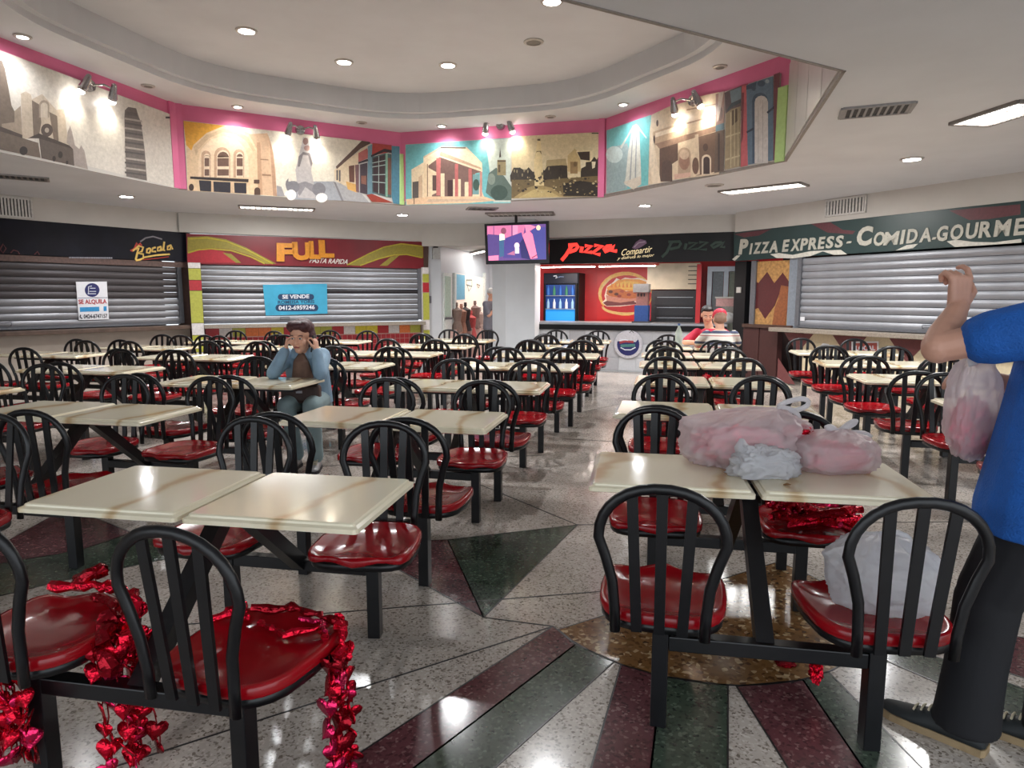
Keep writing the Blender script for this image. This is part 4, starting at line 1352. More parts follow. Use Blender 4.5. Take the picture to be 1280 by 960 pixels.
# brown low doors under the board, zigzag base panels
t = thing('brown_base_cabinet', 'dark brown low cabinet doors below the patterned board', 'cabinet', D.at(950, 450, 0.0))
for a, b, zt in ((929, 948.5, 0.93), (949.5, 972, 0.90)):
    keep(D.rect(MB(), D.sz(a, 440)[0], 0.0, D.sz(b, 440)[0], zt, -0.1, 0.02).build('door', M('maroon_brown', (66, 34, 32), 0.45)), t)
keep(D.rect(MB(), D.sz(929, 440)[0], 0.9, D.sz(990, 440)[0], 0.955, -0.15, 0.06).build('top', wood_dark), t)
wr = bpy.data.objects['wall_right']
zig = M('zigzag_brown', (112, 62, 62), 0.5)
s = D.sz(973, 440)[0]
k = 0
while s < D.L - 0.3:
    D.slab(MB(), [(s + 0.1, 0.84), (s + 0.64, 0.84), (s + 0.37, 0.52)], 0.0, 0.008, px=False).build('painted_triangle', zig, wr)
    D.slab(MB(), [(s + 0.005, 0.02), (s + 0.005, 0.42), (s + 0.36, 0.02)] if not k else [(s - 0.40, 0.02), (s - 0.08, 0.40), (s + 0.26, 0.02)], 0.0, 0.008, px=False).build('painted_triangle', zig, wr)
    s += 0.88
    k += 1
t = thing('paper_notice', 'white and red LOCAL notice taped under the stone ledge', 'notice', D.at(1083, 433, 0.02))
nx0, nx1 = 1069, 1099
keep(D.slab(MB(), [(nx0 - 4, 427), (nx1, 426.5), (nx1, 441), (nx0 - 4, 441)], 0.01, 0.013).build('paper', M('white_paper'), None), t)
flatm(D, [(nx0, 429), (nx1 - 2, 428.5), (nx1 - 2, 440), (nx0, 440)], 0.0135, M('brick_red', (170, 84, 76), 0.5), 'red_field', t)
keep(lettering(D, 'LOCAL', (nx0 + 1.5, 438.2), (nx1 - 4, 438), (nx0 + 1.5, 432), 0.0165, wp, None, bold=0.03), t)
o = D.slab(MB(), cc([(240, 180), (262, 155), (300, 160), (310, 172), (305, 200), (250, 200)], 980, 400, 5.333), 0.01, 0.014).build('paper_sticker', M('white_paper'))
tag(o, 'torn white sticker on the zigzag wall under the stone ledge', 'sticker')
o = D.rect(MB(), D.sz(1001.5, 397)[0], D.sz(1003, 401)[1], D.sz(1007, 397)[0], D.sz(1003, 396)[1], 0.02, 0.024).build('shutter_label', M('white_paper'))
tag(o, 'tiny white label on the lowest corner of the long shutter', 'label')

# ------------------------------------------------------------------ white end wall, passage and shop beyond
W = Plane((-1.72, 13.75), (-1.45, 13.86))
P = Plane((-1.45, 13.86), (-0.55, 16.4))
t = thing('wall_speaker', 'small black and grey speaker box high on the white end wall', 'speaker', W.at(545, 312, 0.0))
keep(W.slab(MB(), [(541, 303), (546, 303), (546, 310), (541, 310)], 0.0, 0.1).build('camera_head', black_paint), t)
keep(W.slab(MB(), [(540, 310), (549, 310), (549, 324), (540, 324)], 0.0, 0.06).build('box', M('box_grey', (170, 170, 168), 0.5)), t)
o = W.slab(MB(), [(536.5, 370), (539, 370), (539, 379), (536.5, 379)], 0.0, 0.02).build('light_switch', M('switch_grey', (110, 110, 116), 0.5))
tag(o, 'grey light switch on the white end wall', 'switch')
t = thing('door_1', 'pale aluminium door in the passage wall', 'door', P.at(560, 400, 0.0))
t['kind'] = 'structure'
del t['category']
keep(P.slab(MB(), [(553.5, 341), (563.5, 342), (563.5, 440), (553.5, 442)], 0.0, 0.03).build('frame', M('door_white', (206, 210, 206), 0.4)), t)
keep(P.slab(MB(), [(554.6, 345), (561.5, 346), (561.5, 396), (554.6, 396)], 0.03, 0.04).build('door_glass', M('door_glass', (170, 190, 176), 0.15)), t)
keep(P.slab(MB(), [(554.6, 400), (561.5, 400), (561.5, 436), (554.6, 438)], 0.03, 0.04).build('door_panel', M('door_white')), t)
keep(P.slab(MB(), [(554, 396.5), (562.5, 396.5), (562.5, 399), (554, 399)], 0.04, 0.06).build('door_handle', alu_grey), t)
# lit shop window: a shallow display with clothes on stands behind glass
t = thing('shop_window', 'lit shop window with blue poster and dressed stands along the passage', 'shop window', P.at(585, 400, 0.0))
keep(P.slab(MB(), [(567, 341), (604.5, 347.5), (604.5, 424), (567, 436)], 0.0, 0.004).build('back_panel', M('shop_glow', (226, 206, 190), emit=0.3, var=0)), t)
keep(P.slab(MB(), [(567.5, 342), (580, 344), (580, 374), (567.5, 375)], 0.02, 0.024).build('blue_poster', M('poster_blue', (120, 180, 206), 0.4)), t)
for x0, x1 in ((565.5, 567.5), (603.5, 605)):
    keep(P.slab(MB(), [(x0, 341), (x1, 341), (x1, 438), (x0, 438)], 0.0, 0.06).build('frame_post', M('door_white')), t)
for l, col in (([(583, 350), (590, 350), (590, 358), (583, 356)], (90, 110, 100)), ([(584, 356), (586, 364), (590, 358)], (90, 110, 100)), ([(596, 355), (600, 357), (598, 360)], (110, 80, 60))):
    stroke(P, l, 0.012, 0.03, M('decal_%d' % col[0], col, 0.5), 'decal', t, closed=True)
for i, (px, col) in enumerate(((571, (120, 100, 90)), (577, (170, 120, 100)), (582, (66, 56, 56)), (589, (206, 90, 90)), (594, (120, 96, 90)), (600, (176, 150, 140)))):
    mb = MB()
    y0 = [378, 380, 378, 388, 376, 384][i]
    b = P.at(px, 420, 0.06)
    tp = P.at(px, y0, 0.06)
    mb.lathe([(0, tp.z), (0.03, tp.z), (0.035, tp.z - 0.07), (0.02, tp.z - 0.1), (0.12, tp.z - 0.16), (0.09, tp.z - 0.4), (0.14, tp.z - 0.62), (0.02, tp.z - 0.64), (0.02, 0.72), (0, 0.72)], (b.x, b.y, 0), 12)
    keep(mb.build('dressed_stand', M('garment_%d' % i, col, 0.6)), t)
keep(P.rect(MB(), 0.3, 0.0, 2.6, 0.72, 0.0, 0.12).build('plinth', M('plinth_pink', (206, 170, 160), 0.5)), t)
lamp('passage_light', 'AREA', (-0.2, 15.2, 2.36), 9, 0.8, (1, 0.99, 0.95))
t = thing('strip_light', 'slim ceiling tube light in the white passage', 'lamp', (-0.75, 14.9, 2.4), 0.3)
MB().box((0, 0, -0.015), (0.1, 1.1, 0.03)).build('housing', white_paint, t)
MB().box((0, 0, -0.035), (0.04, 1.0, 0.015)).build('tube', lamp_white, t)

# ------------------------------------------------------------------ television on the column
TV = Plane((-0.50, 12.05), (0.62, 11.75))
t = thing('television', 'flat television showing a pink and purple scene, hung before the white column', 'television', TV.p(0.56, 2.4, 0.0))
keep(TV.slab(MB(), [(605.5, 280), (686, 276), (686, 329), (607.5, 330.5)], -0.05, 0.0).build('casing', M('tv_black', (20, 18, 26), 0.25)), t)
scr = printed('screen_picture', 0.2, 0.8)


def ta(p):
    return cc(p, 590, 240, 8.725)


pic = [((84, 60, 110), [(165, 372), (805, 348), (810, 735), (180, 750)]), ((170, 96, 130), [(165, 372), (580, 358), (560, 480), (360, 505), (165, 470)]), ((120, 70, 110), rectp(232, 372, 242, 480)), ((100, 60, 100), rectp(430, 362, 442, 490)),
       ((196, 120, 150), rectp(445, 365, 500, 480)), ((70, 56, 104), [(170, 460), (300, 470), (300, 680), (180, 690)]), ((64, 54, 112), [(360, 505), (540, 440), (620, 720), (340, 720)]), ((60, 60, 116), [(640, 400), (800, 380), (808, 730), (700, 735)]),
       ((206, 110, 140), [(180, 700), (290, 690), (290, 745), (182, 748)]), ((54, 80, 110), [(295, 520), (350, 500), (350, 700), (300, 710)]), ((206, 226, 180), [(300, 460), (350, 450), (360, 520), (300, 530)]), ((110, 60, 80), disc(345, 425, 30, 36)),
       ((226, 190, 190), disc(490, 585, 28, 34)), ((226, 200, 206), rectp(470, 610, 515, 670)), ((150, 90, 120), [(380, 680), (460, 640), (470, 690)]), ((40, 36, 80), [(520, 560), (620, 420), (650, 740), (540, 720)]),
       ((226, 110, 140), [(550, 470), (620, 420), (660, 460), (715, 720), (640, 730), (590, 580)]), ((206, 110, 140), [(575, 360), (640, 360), (700, 380), (640, 420), (590, 440)]), ((226, 190, 150), disc(725, 390, 24, 28)), ((80, 40, 70), [(650, 715), (710, 680), (712, 690), (655, 725)])]
mb = MB()
for k, (c, p) in enumerate(pic):
    TV.face(mb, ta(p), 0.001 + k * 0.00025, c)
keep(mb.build('screen', scr), t)
mb = MB()
c = TV.p(0.56, 0, -0.12)
mb.tube([(c.x, c.y, 2.45), (c.x, c.y, ZC)], 0.025, 8)
mb.bar((c.x, c.y, 2.45), TV.p(0.56, 2.45, -0.04), 0.3, 0.2)
keep(mb.build('ceiling_mount', dark_metal), t)

# ------------------------------------------------------------------ grilles on fascias and ceiling


def wall_vent(pl, px, label, mat_frame, mat_slat, n, off=0.06):
    q = [pl.sz(x, y, off) for x, y in px]
    s0, s1 = min(a[0] for a in q), max(a[0] for a in q)
    z0, z1 = sum(sorted(a[1] for a in q)[:2]) / 2, sum(sorted(a[1] for a in q)[2:]) / 2
    z1 = min(z1, ZC - 0.01)
    t = thing('air_vent', label, 'vent', pl.p((s0 + s1) / 2, (z0 + z1) / 2, off))
    keep(pl.rect(MB(), s0, z0, s1, z1, off, off + 0.006).build('backing', black_vent), t)
    mb = MB()
    b = 0.025
    for a in ((s0, z0, s1, z0 + b), (s0, z1 - b, s1, z1), (s0, z0, s0 + b, z1), (s1 - b, z0, s1, z1)):
        pl.rect(mb, *a, off, off + 0.022)
    keep(mb.build('frame', mat_frame), t)
    for k in range(n):
        a = s0 + b + (s1 - s0 - 2 * b) * (k + 0.5) / n
        wd = (s1 - s0 - 2 * b) / n * 0.3
        keep(pl.rect(MB(), a - wd, z0 + b, a + wd, z1 - b, off + 0.006, off + 0.016).build('slat', mat_slat), t)


vent_w = M('vent_white', (196, 194, 190), 0.5)
vent_g = M('vent_grey', (140, 138, 138), 0.5)
wall_vent(A, [(-60, 241), (39, 246), (39, 270), (-60, 270)], 'white framed wall grille above the dark sign', vent_w, vent_w, 22)
wall_vent(B, [(546, 278.5), (588, 279), (588, 296.5), (546, 296)], 'grey wall grille beside the hanging television', vent_g, vent_g, 14)
wall_vent(D, [(1033, 247), (1083, 240), (1083, 266), (1034, 271)], 'pale wall grille above the long green sign', vent_w, vent_w, 12)


def quad_z(px, z):
    return [at_z(x, y, z) for x, y in px]


def ceil_rect(c, L, Wd, ang, mb, z0, z1, inner=None):
    pass


def ceiling_vent(px_a, px_b, wd, label, n, mat_slat):
    """long grille in the perimeter ceiling between two photo points"""
    a, b = at_z(*px_a, ZC), at_z(*px_b, ZC)
    c = (a + b) / 2
    L = (b - a).length
    t = thing('ceiling_vent', label, 'vent', c, math.atan2(b.y - a.y, b.x - a.x))
    MB().box((0, 0, -0.003), (L, wd, 0.006)).build('backing', black_vent, t)
    mb = MB()
    for x, y, sx, sy in ((0, wd / 2, L, 0.03), (0, -wd / 2, L, 0.03), (L / 2, 0, 0.03, wd), (-L / 2, 0, 0.03, wd)):
        mb.box((x, y, -0.008), (sx, sy, 0.016))
    mb.build('frame', vent_g, t)
    for k in range(n):
        MB().box((-L / 2 + L * (k + 0.5) / n, 0, -0.01), (L / n * 0.35, wd - 0.03, 0.008)).build('slat', mat_slat, t)


ceiling_vent((1052, 141), (1140, 133), 0.3, 'dark grille in the ceiling beside the octagon opening', 10, vent_g)
ceiling_vent((585, 260), (620, 261), 0.32, 'small dark square vent in the ceiling above the television', 5, dark_metal)
ceiling_vent((-30, 217), (60, 224), 0.3, 'dark grille in the ceiling below the church mural', 12, M('vent_brown', (112, 104, 98), 0.5))


def troffer(px_a, px_b, wd, label, power, on=True):
    """recessed fluorescent fixture with louvre"""
    a, b = at_z(*px_a, ZC), at_z(*px_b, ZC)
    c = (a + b) / 2
    L = (b - a).length
    t = thing('ceiling_light', label, 'lamp', c, math.atan2(b.y - a.y, b.x - a.x), 'fluorescent fixtures in the low ceiling')
    MB().box((0, 0, -0.004), (L - 0.04, wd - 0.04, 0.008)).build('diffuser', M('tube_glow', (255, 252, 246), emit=7, var=0) if on else M('dim_diffuser', (150, 140, 130), 0.4, var=0.3, scale=20), t)
    mb = MB()
    for x, y, sx, sy in ((0, wd / 2, L, 0.03), (0, -wd / 2, L, 0.03), (L / 2, 0, 0.03, wd), (-L / 2, 0, 0.03, wd)):
        mb.box((x, y, -0.012), (sx, sy, 0.024))
    mb.build('frame', M('frame_grey', (120, 114, 110), 0.4), t)
    n = 14
    for k in range(1, n):
        MB().box((-L / 2 + L * k / n, 0, -0.014), (0.012, wd - 0.03, 0.014)).build('louvre', M('louvre_white', (200, 198, 196), 0.3), t)
    for y in (-wd / 6, wd / 6):
        MB().box((0, y, -0.014), (L - 0.03, 0.012, 0.014)).build('louvre_rail', M('louvre_white'), t)
    if on:
        lamp('tube_light', 'AREA', (0, 0, -0.03), power, L, (1, 0.99, 0.97), t, None, size_y=wd)


troffer((299, 257.5), (392, 261.5), 0.3, 'lit fluorescent fixture in the ceiling below the theatre mural', 20)
troffer((610, 267.5), (692, 266), 0.42, 'unlit louvred fixture in the ceiling above the television', 0, False)
troffer((905, 240), (1005, 229), 0.34, 'lit fluorescent fixture in the ceiling below the doorway mural', 26)
troffer((1212, 154), (1300, 126), 0.36, 'lit fluorescent fixture in the ceiling beside the dark grille', 26)


def downlight(px, z, label, power, on=True, r=0.075, col=(0.97, 0.98, 1.0)):
    c = at_z(*px, z)
    t = thing('downlight', label, 'lamp', c, 0, 'round recessed downlights')
    MB().lathe([(r, 0), (r + 0.03, 0), (r + 0.028, -0.012), (r, -0.016), (r, 0)], (0, 0, 0), 20, cap=False).build('rim', M('rim_white', (186, 182, 178), 0.35), t)
    MB().lathe([(0, -0.004), (r, -0.004), (r, -0.009), (0, -0.009)], (0, 0, 0), 18).build('bulb', (lamp_white if z > 3 else M('lamp_bright', (250, 252, 255), emit=40, var=0)) if on else lamp_off, t)
    if on:
        lamp('downlight_beam', 'SPOT', (0, 0, -0.03), power, 0.07, col, t, (0, 0, 0), spot=R(150), blend=0.8)


for i, (px, on) in enumerate((((308, 38), 1), ((430, 77), 1), ((560, 81), 1), ((690, 1), 1), ((667, 52), 0))):
    downlight(px, ZI, ['lit downlight in the raised ceiling above the church mural end', 'lit downlight in the raised ceiling above the theatre mural', 'lit downlight in the raised ceiling above the portico mural', 'lit downlight in the raised ceiling beside the opening edge', 'unlit downlight in the middle of the raised ceiling'][i], 130, on, 0.085)
for i, (px, on) in enumerate((((28, 45), 1), ((185, 107), 0), ((297, 133), 1), ((452, 153), 0), ((552, 157), 1), ((688, 145.5), 0), ((779, 130), 1), ((900, 83), 0))):
    downlight(px, ZR, '%s small downlight in the ceiling ring, %s' % ('lit' if on else 'unlit', ['above the church spire', 'above the leaning tower', 'above the theatre arch', 'above the old street mural', 'above the teal portico', 'above the sepia garden', 'above the white monument', 'above the blue doorways'][i]), 16, on, 0.05)
for i, (px, pw) in enumerate((((158, 245), 50), ((503, 268), 50), ((806, 256.5), 50), ((1140, 198), 75))):
    downlight(px, ZC, ['lit downlight in the low ceiling below the leaning tower', 'lit downlight in the low ceiling below the green batten', 'lit downlight in the low ceiling below the white monument', 'bright downlight in the low ceiling by the dark grille'][i], pw, True, 0.085)
downlight((893, 231), ZC, 'unlit round fitting in the low ceiling beside a fluorescent fixture', 0, False, 0.09)


def twin_spot(idx, px, label, power=6.5):
    pl = PW[idx]
    c = pl.at(*px, 0.02)
    t = thing('twin_spotlight', label, 'lamp', c, pl.rot(), 'twin spotlights over the murals')
    MB().lathe([(0, 0), (0.07, 0), (0.06, 0.05), (0, 0.06)], (0, 0, 0), 18, axis='y').build('base', M('chrome', (170, 168, 170), 0.2, metal=0.9, var=0), t)
    for sx in (-1, 1):
        mb = MB()
        mb.tube([(0, -0.05, 0), (sx * 0.1, -0.12, 0.03), (sx * 0.17, -0.17, 0.0)], 0.012, 6)
        mb.build('arm', M('chrome'), t)
        a, b = Vector((sx * 0.17, -0.19, 0.03)), Vector((sx * 0.2, -0.13, -0.09))
        MB().capsule(a, 0.03, b, 0.05).build('lamp_head', M('chrome'), t)
        d = (b - a).normalized()
        MB().ellip(b + d * 0.045, (0.04, 0.04, 0.03)).build('bulb', lamp_white, t)
        o = lamp('spot_beam', 'SPOT', b + d * 0.08, power, 0.03, (1, 0.92, 0.78), t, None, spot=R(120), blend=0.9)
        o.rotation_euler = (Vector((sx * 0.1, 0.5, -0.7))).to_track_quat('-Z', 'Y').to_euler()


twin_spot(0, (110, 107), 'chrome twin spotlight above the church and tower mural')
twin_spot(1, (375, 163), 'chrome twin spotlight above the sepia theatre mural')
twin_spot(2, (626, 157), 'chrome twin spotlight above the portico mural')
twin_spot(3, (868, 126), 'chrome twin spotlight above the white monument mural')

# ------------------------------------------------------------------ tables (two square tops on one welded frame) and chairs
TW, TD, TG = 0.572, 0.53, 0.592           # width and depth of a top, spacing of the two tops
PXo, PYo = 0.3253, 0.4754                 # chair posts from the table centre


def top_mesh():
    mb = MB()
    hx, hy = TW / 2, TD / 2

    def ring(i, z):
        r = 0.012
        out = []
        for cx, cy, a0 in ((hx - i - r, hy - i - r, 0), (-hx + i + r, hy - i - r, 90), (-hx + i + r, -hy + i + r, 180), (hx - i - r, -hy + i + r, 270)):
            for a in (0, 45, 90):
                out.append((cx + r * math.cos(R(a0 + a)), cy + r * math.sin(R(a0 + a)), z))
        return out
    mb.loft([ring(0.02, 0.715), ring(0.0, 0.722), ring(0.0, 0.736), ring(0.012, 0.741), ring(0.014, 0.747), ring(0.02, 0.75)])
    return mb


def make_table():
    t = thing('cluster_table', 'x', 'table')
    for s in (-1, 1):
        o = top_mesh().build('tabletop', top_marble, t)
        o.location = (s * TG / 2, 0, 0)
    MB().box((0, 0, 0.692), (0.92, 0.06, 0.045)).build('top_beam', black_metal, t)
    for s in (-1, 1):
        MB().box((s * 0.30, 0, 0.707), (0.05, 0.40, 0.016)).build('top_bracket', black_metal, t)
        MB().bar((0, s * 0.02, 0.69), (0, s * (PYo - 0.01), 0.30), 0.055, 0.055, (0, 1, 0)).build('strut', black_metal, t)
        MB().box((0, s * PYo, 0.295), (2 * PXo - 0.05, 0.05, 0.05)).build('base_bar', black_metal, t, bevel=0.004)
    return t


def seat_mesh():
    mb = MB()
    N = 36

    def out(k, f, lip=0.0):
        t = 2 * math.pi * k / N
        c, s_ = math.cos(t), math.sin(t)
        e = 0.5
        x = 0.205 * math.copysign(abs(c) ** e, c) * f
        y = 0.205 * math.copysign(abs(s_) ** e, s_) * f
        if y < 0:                                        # rounder at the back
            x *= 1 - 0.16 * (y / 0.205) ** 2
        else:
            x *= 1.0
        y += (0.022 * math.cos(x / 0.205 * math.pi * 2) * max(0, y) / 0.205 if s_ > 0 else 0)
        return x, y
    rings = []
    for f, z in ((0.02, 0.431), (0.45, 0.432), (0.75, 0.437), (0.90, 0.447), (0.965, 0.449), (1.0, 0.441), (1.0, 0.418), (0.97, 0.41)):
        ring = []
        for k in range(N):
            x, y = out(k, f)
            zz = z
            if 0.6 < f < 0.97 and y > 0.1:
                zz += 0.008 * math.cos(x / 0.205 * 2 * math.pi) - 0.006
            ring.append((x, y + 0.055, zz))
        rings.append(ring)
    mb.loft(rings[::-1])
    return mb


def pan_mesh():
    mb = MB()
    N = 24
    rings = []
    for f, z in ((0.75, 0.378), (0.97, 0.388), (0.985, 0.414), (0.9, 0.418)):
        ring = []
        for k in range(N):
            t = 2 * math.pi * k / N
            c, s_ = math.cos(t), math.sin(t)
            x = 0.205 * math.copysign(abs(c) ** .5, c) * f
            y = 0.205 * math.copysign(abs(s_) ** .5, s_) * f
            if y < 0:
                x *= 1 - 0.16 * (y / 0.205) ** 2
            ring.append((x, y + 0.055, z))
        rings.append(ring)
    return mb.loft(rings)


def lean(z):
    return -0.172 - 0.10 * max(0, z - 0.44)


def hoop_pts():
    pts = [(-0.132, 0.395), (-0.134, 0.47), (-0.142, 0.56), (-0.163, 0.64)]
    for a in range(0, 181, 12):
        ca, sa = math.cos(R(180 - a)), math.sin(R(180 - a))
        pts.append((0.184 * math.copysign(abs(ca) ** 0.92, ca), 0.70 + 0.163 * abs(sa) ** 0.92))
    pts += [(0.163, 0.64), (0.142, 0.56), (0.134, 0.47), (0.132, 0.395)]
    return [(x, lean(z), z) for x, z in pts]


def make_chair():
    t = thing('cafeteria_chair', 'x', 'chair')
    MB().box((0, 0, 0.19), (0.052, 0.052, 0.38)).build('post', black_metal, t, bevel=0.003)
    st = seat_mesh().build('seat', red_plastic, t, smooth=True)
    pan_mesh().build('seat_pan', black_metal, st, smooth=True)
    hp_ = MB().tube(hoop_pts(), 0.0165, 8, r2=0.012).build('back_hoop', black_metal, t, smooth=True)
    for x in (-0.075, 0.0, 0.075):
        zt = 0.70 + 0.158 * math.sqrt(1 - (x * 1.15 / 0.184) ** 2)
        x0 = x * 0.9
        MB().bar((x0, lean(0.40) + 0.004, 0.40), (x * 1.15, lean(zt) + 0.002, zt), 0.032, 0.010, (0, 1, 0)).build('back_slat', black_metal, hp_)
    return t


def vis(x, y, z, mx=60):
    p = Vector((x, y, z - H))
    d = p.y * math.cos(PIT) - p.z * math.sin(PIT)
    if d < 0.3:
        return False
    v = p.y * math.sin(PIT) + p.z * math.cos(PIT)
    px, py = 640 + F * p.x / d, 480 - F * v / d
    return -mx < px < 1280 + mx and py < 960 + mx


UNITS = {}


def unit(col, n, x, y, th):
    UNITS[(col, n)] = (x, y, th)


for k, (x, y, a) in enumerate(((0.893, 2.483, -.181), (1.201, 3.897, -.232), (1.576, 5.313, -.218), (1.863, 6.649, -.2), (2.10, 7.78, -.2), (2.42, 8.98, -.2))):
    unit('R', k + 1, x, y, a)
for k, (x, y, a) in enumerate(((-0.978, 2.245, -.18), (-.646, 3.698, -.215), (-.321, 5.073, -.2), (.05, 6.54, -.22), (.42, 7.78, -.2), (.66, 9.09, -.2), (.93, 10.3, -.2))):
    unit('M', k + 1, x, y, a)
for k, (x, y) in enumerate(((-2.85, 2.45), (-2.516, 3.908), (-2.16, 5.33), (-1.81, 6.66), (-1.45, 8.0), (-1.13, 9.25), (-.87, 10.5))):
    unit('L', k + 1, x, y, -.2)
for k, (x, y) in enumerate(((-4.22, 4.77), (-3.95, 6.27), (-3.57, 7.55), (-3.22, 8.96), (-2.78, 10.22))):
    unit('K', k + 2, x, y, -.2)
for k, (x, y) in enumerate(((-5.43, 7.9), (-4.85, 8.95), (-4.28, 10.15))):
    unit('J', k + 4, x, y, -.2)
for k, (x, y) in enumerate(((4.02, 8.1), (3.72, 6.75), (3.44, 5.45), (3.29, 4.02))):
    unit('Q', 4 - k, x, y, -.2)
COLS = {'R': 'column right of the aisle', 'M': 'column left of the aisle', 'L': 'second column left of aisle', 'K': 'third column left of aisle', 'J': 'column along the dark shutter', 'Q': 'column beside the green sign'}
ORD = {1: 'first', 2: 'second', 3: 'third', 4: 'fourth', 5: 'fifth', 6: 'sixth', 7: 'seventh'}
RANK = {}
for c in COLS:
    for k, key in enumerate(sorted([u for u in UNITS if u[0] == c and u != ('L', 1)], key=lambda u: UNITS[u][1])):
        RANK[key] = k + 1
RANK[('L', 1)] = 0
table0, chair0 = make_table(), make_chair()
used_t = used_c = False
CH = {}
random.seed(11)
SPECIAL = {('M', 1, -1, -1): 'hoop-backed red seat chair draped with a red foil garland, cut by photo edge', ('M', 1, 1, -1): 'hoop-backed chair with red foil hearts hanging off its seat corner',
           ('R', 1, 1, 1): 'hoop-backed chair with a heap of red tinsel on its seat', ('R', 1, 1, -1): 'hoop-backed chair with a white plastic bag on its red seat', ('R', 1, -1, -1): 'empty hoop-backed chair right in front of the bag-laden table',
           ('L', 3, 1, 1): 'hoop-backed chair in which the woman in the denim jacket sits', ('R', 6, 1, -1): 'hoop-backed chair in which the striped shirt person sits', ('R', 6, -1, 1): 'hoop-backed chair beside the red shirt person, facing us',
           ('R', 6, 1, 1): 'hoop-backed chair in which the red shirt person sits'}
SWIV = {('M', 1, 1, -1): -0.14, ('M', 1, -1, -1): 0.02, ('R', 1, -1, -1): -0.08, ('R', 1, 1, -1): 0.10, ('L', 3, 1, 1): 0.12, ('M', 1, 1, 1): 0.1, ('M', 2, 1, 1): 0.05}
for (c, n), (x, y, th) in UNITS.items():
    if (c, n) != ('L', 1):
        lab = 'cream marble two-top table on black frame, %s of the %s' % (ORD[RANK[(c, n)]], COLS[c])
        if (c, n) == ('R', 1):
            lab = 'cream marble two-top table on black frame, loaded with plastic bags'
        if (c, n) == ('M', 1):
            lab = 'cream marble two-top table beside the chairs draped with red foil garlands'
        if (c, n) == ('L', 3):
            lab = 'cream marble two-top table at which the woman in denim sits'
        if not used_t:
            tt, used_t = table0, True
            tt.location, tt.rotation_euler = (x, y, 0), (0, 0, th)
        else:
            tt = dup(table0, (x, y, 0), th)
        tt['label'], tt['group'] = lab, 'marble topped cafeteria tables'
    for sx in (-1, 1):
        for sy in (-1, 1):
            lx, ly = sx * PXo, sy * PYo
            wx, wy = x + lx * math.cos(th) - ly * math.sin(th), y + lx * math.sin(th) + ly * math.cos(th)
            rz = th + (0 if sy < 0 else math.pi) + SWIV.get((c, n, sx, sy), random.uniform(-0.13, 0.13))
            if not (vis(wx, wy, 0.5, 150) if wy < 4 else vis(wx, wy, 0.5, 40)):
                continue
            key = (c, n, sx, sy)
            lab = SPECIAL.get(key)
            if not lab:
                rk = RANK[(c, n)]
                tb = 'table %s in %s' % (ORD[rk], COLS[c]) if rk else 'table cut off by photo edge'
                lab = 'black hoop-backed chair, %s %s seat, %s' % ('near' if sy < 0 else 'far', 'left' if sx < 0 else 'right', tb)
            if not used_c:
                cobj, used_c = chair0, True
                cobj.location, cobj.rotation_euler = (wx, wy, 0), (0, 0, rz)
            else:
                cobj = dup(chair0, (wx, wy, 0), rz)
            cobj['label'], cobj['group'] = lab, 'hoop-backed chairs with red seats'
            CH[key] = cobj

# ------------------------------------------------------------------ plastic bags, bottle
def bag_material(name, col, alpha, tr=0.35):
    m = bpy.data.materials.new(name)
    m.use_nodes = True
    nt = m.node_tree
    b = nt.nodes['Principled BSDF']
    b.inputs['Base Color'].default_value = (*lin(col), 1)
    b.inputs['Roughness'].default_value = 0.32
    tl = nt.nodes.new('ShaderNodeBsdfTranslucent')
    tl.inputs['Color'].default_value = (*lin(col), 1)
    tp = nt.nodes.new('ShaderNodeBsdfTransparent')
    m1 = nt.nodes.new('ShaderNodeMixShader')
    m2 = nt.nodes.new('ShaderNodeMixShader')
    m1.inputs[0].default_value = tr
    m2.inputs[0].default_value = 1 - alpha
    L = nt.links.new
    L(b.outputs[0], m1.inputs[1])
    L(tl.outputs[0], m1.inputs[2])
    L(m1.outputs[0], m2.inputs[1])
    L(tp.outputs[0], m2.inputs[2])
    L(m2.outputs[0], nt.nodes['Material Output'].inputs['Surface'])
    tc = nt.nodes.new('ShaderNodeTexCoord')
    n = nt.nodes.new('ShaderNodeTexNoise')
    n.inputs['Scale'].default_value = 18
    n.inputs['Detail'].default_value = 5
    bp = nt.nodes.new('ShaderNodeBump')
    bp.inputs['Strength'].default_value = 0.8
    bp.inputs['Distance'].default_value = 0.02
    L(tc.outputs['Object'], n.inputs['Vector'])
    L(n.outputs['Fac'], bp.inputs['Height'])
    L(bp.outputs[0], b.inputs['Normal'])
    MATS[name] = m
    return m


bag_white = bag_material('bag_white', (238, 238, 241), 0.86, 0.5)
bag_pink = bag_material('bag_pinkish', (240, 230, 232), 0.68, 0.5)
foil = M('red_foil', (206, 16, 46), 0.16, metal=0.85, var=0.25, scale=25, bump=0.7, bscale=60)
foil_pink = M('pink_foil', (226, 40, 96), 0.14, metal=0.85, var=0.2, scale=25, bump=0.6, bscale=60)
foil_dark = M('dark_red_foil', (150, 10, 30), 0.2, metal=0.8, var=0.3, scale=20, bump=0.7, bscale=50)


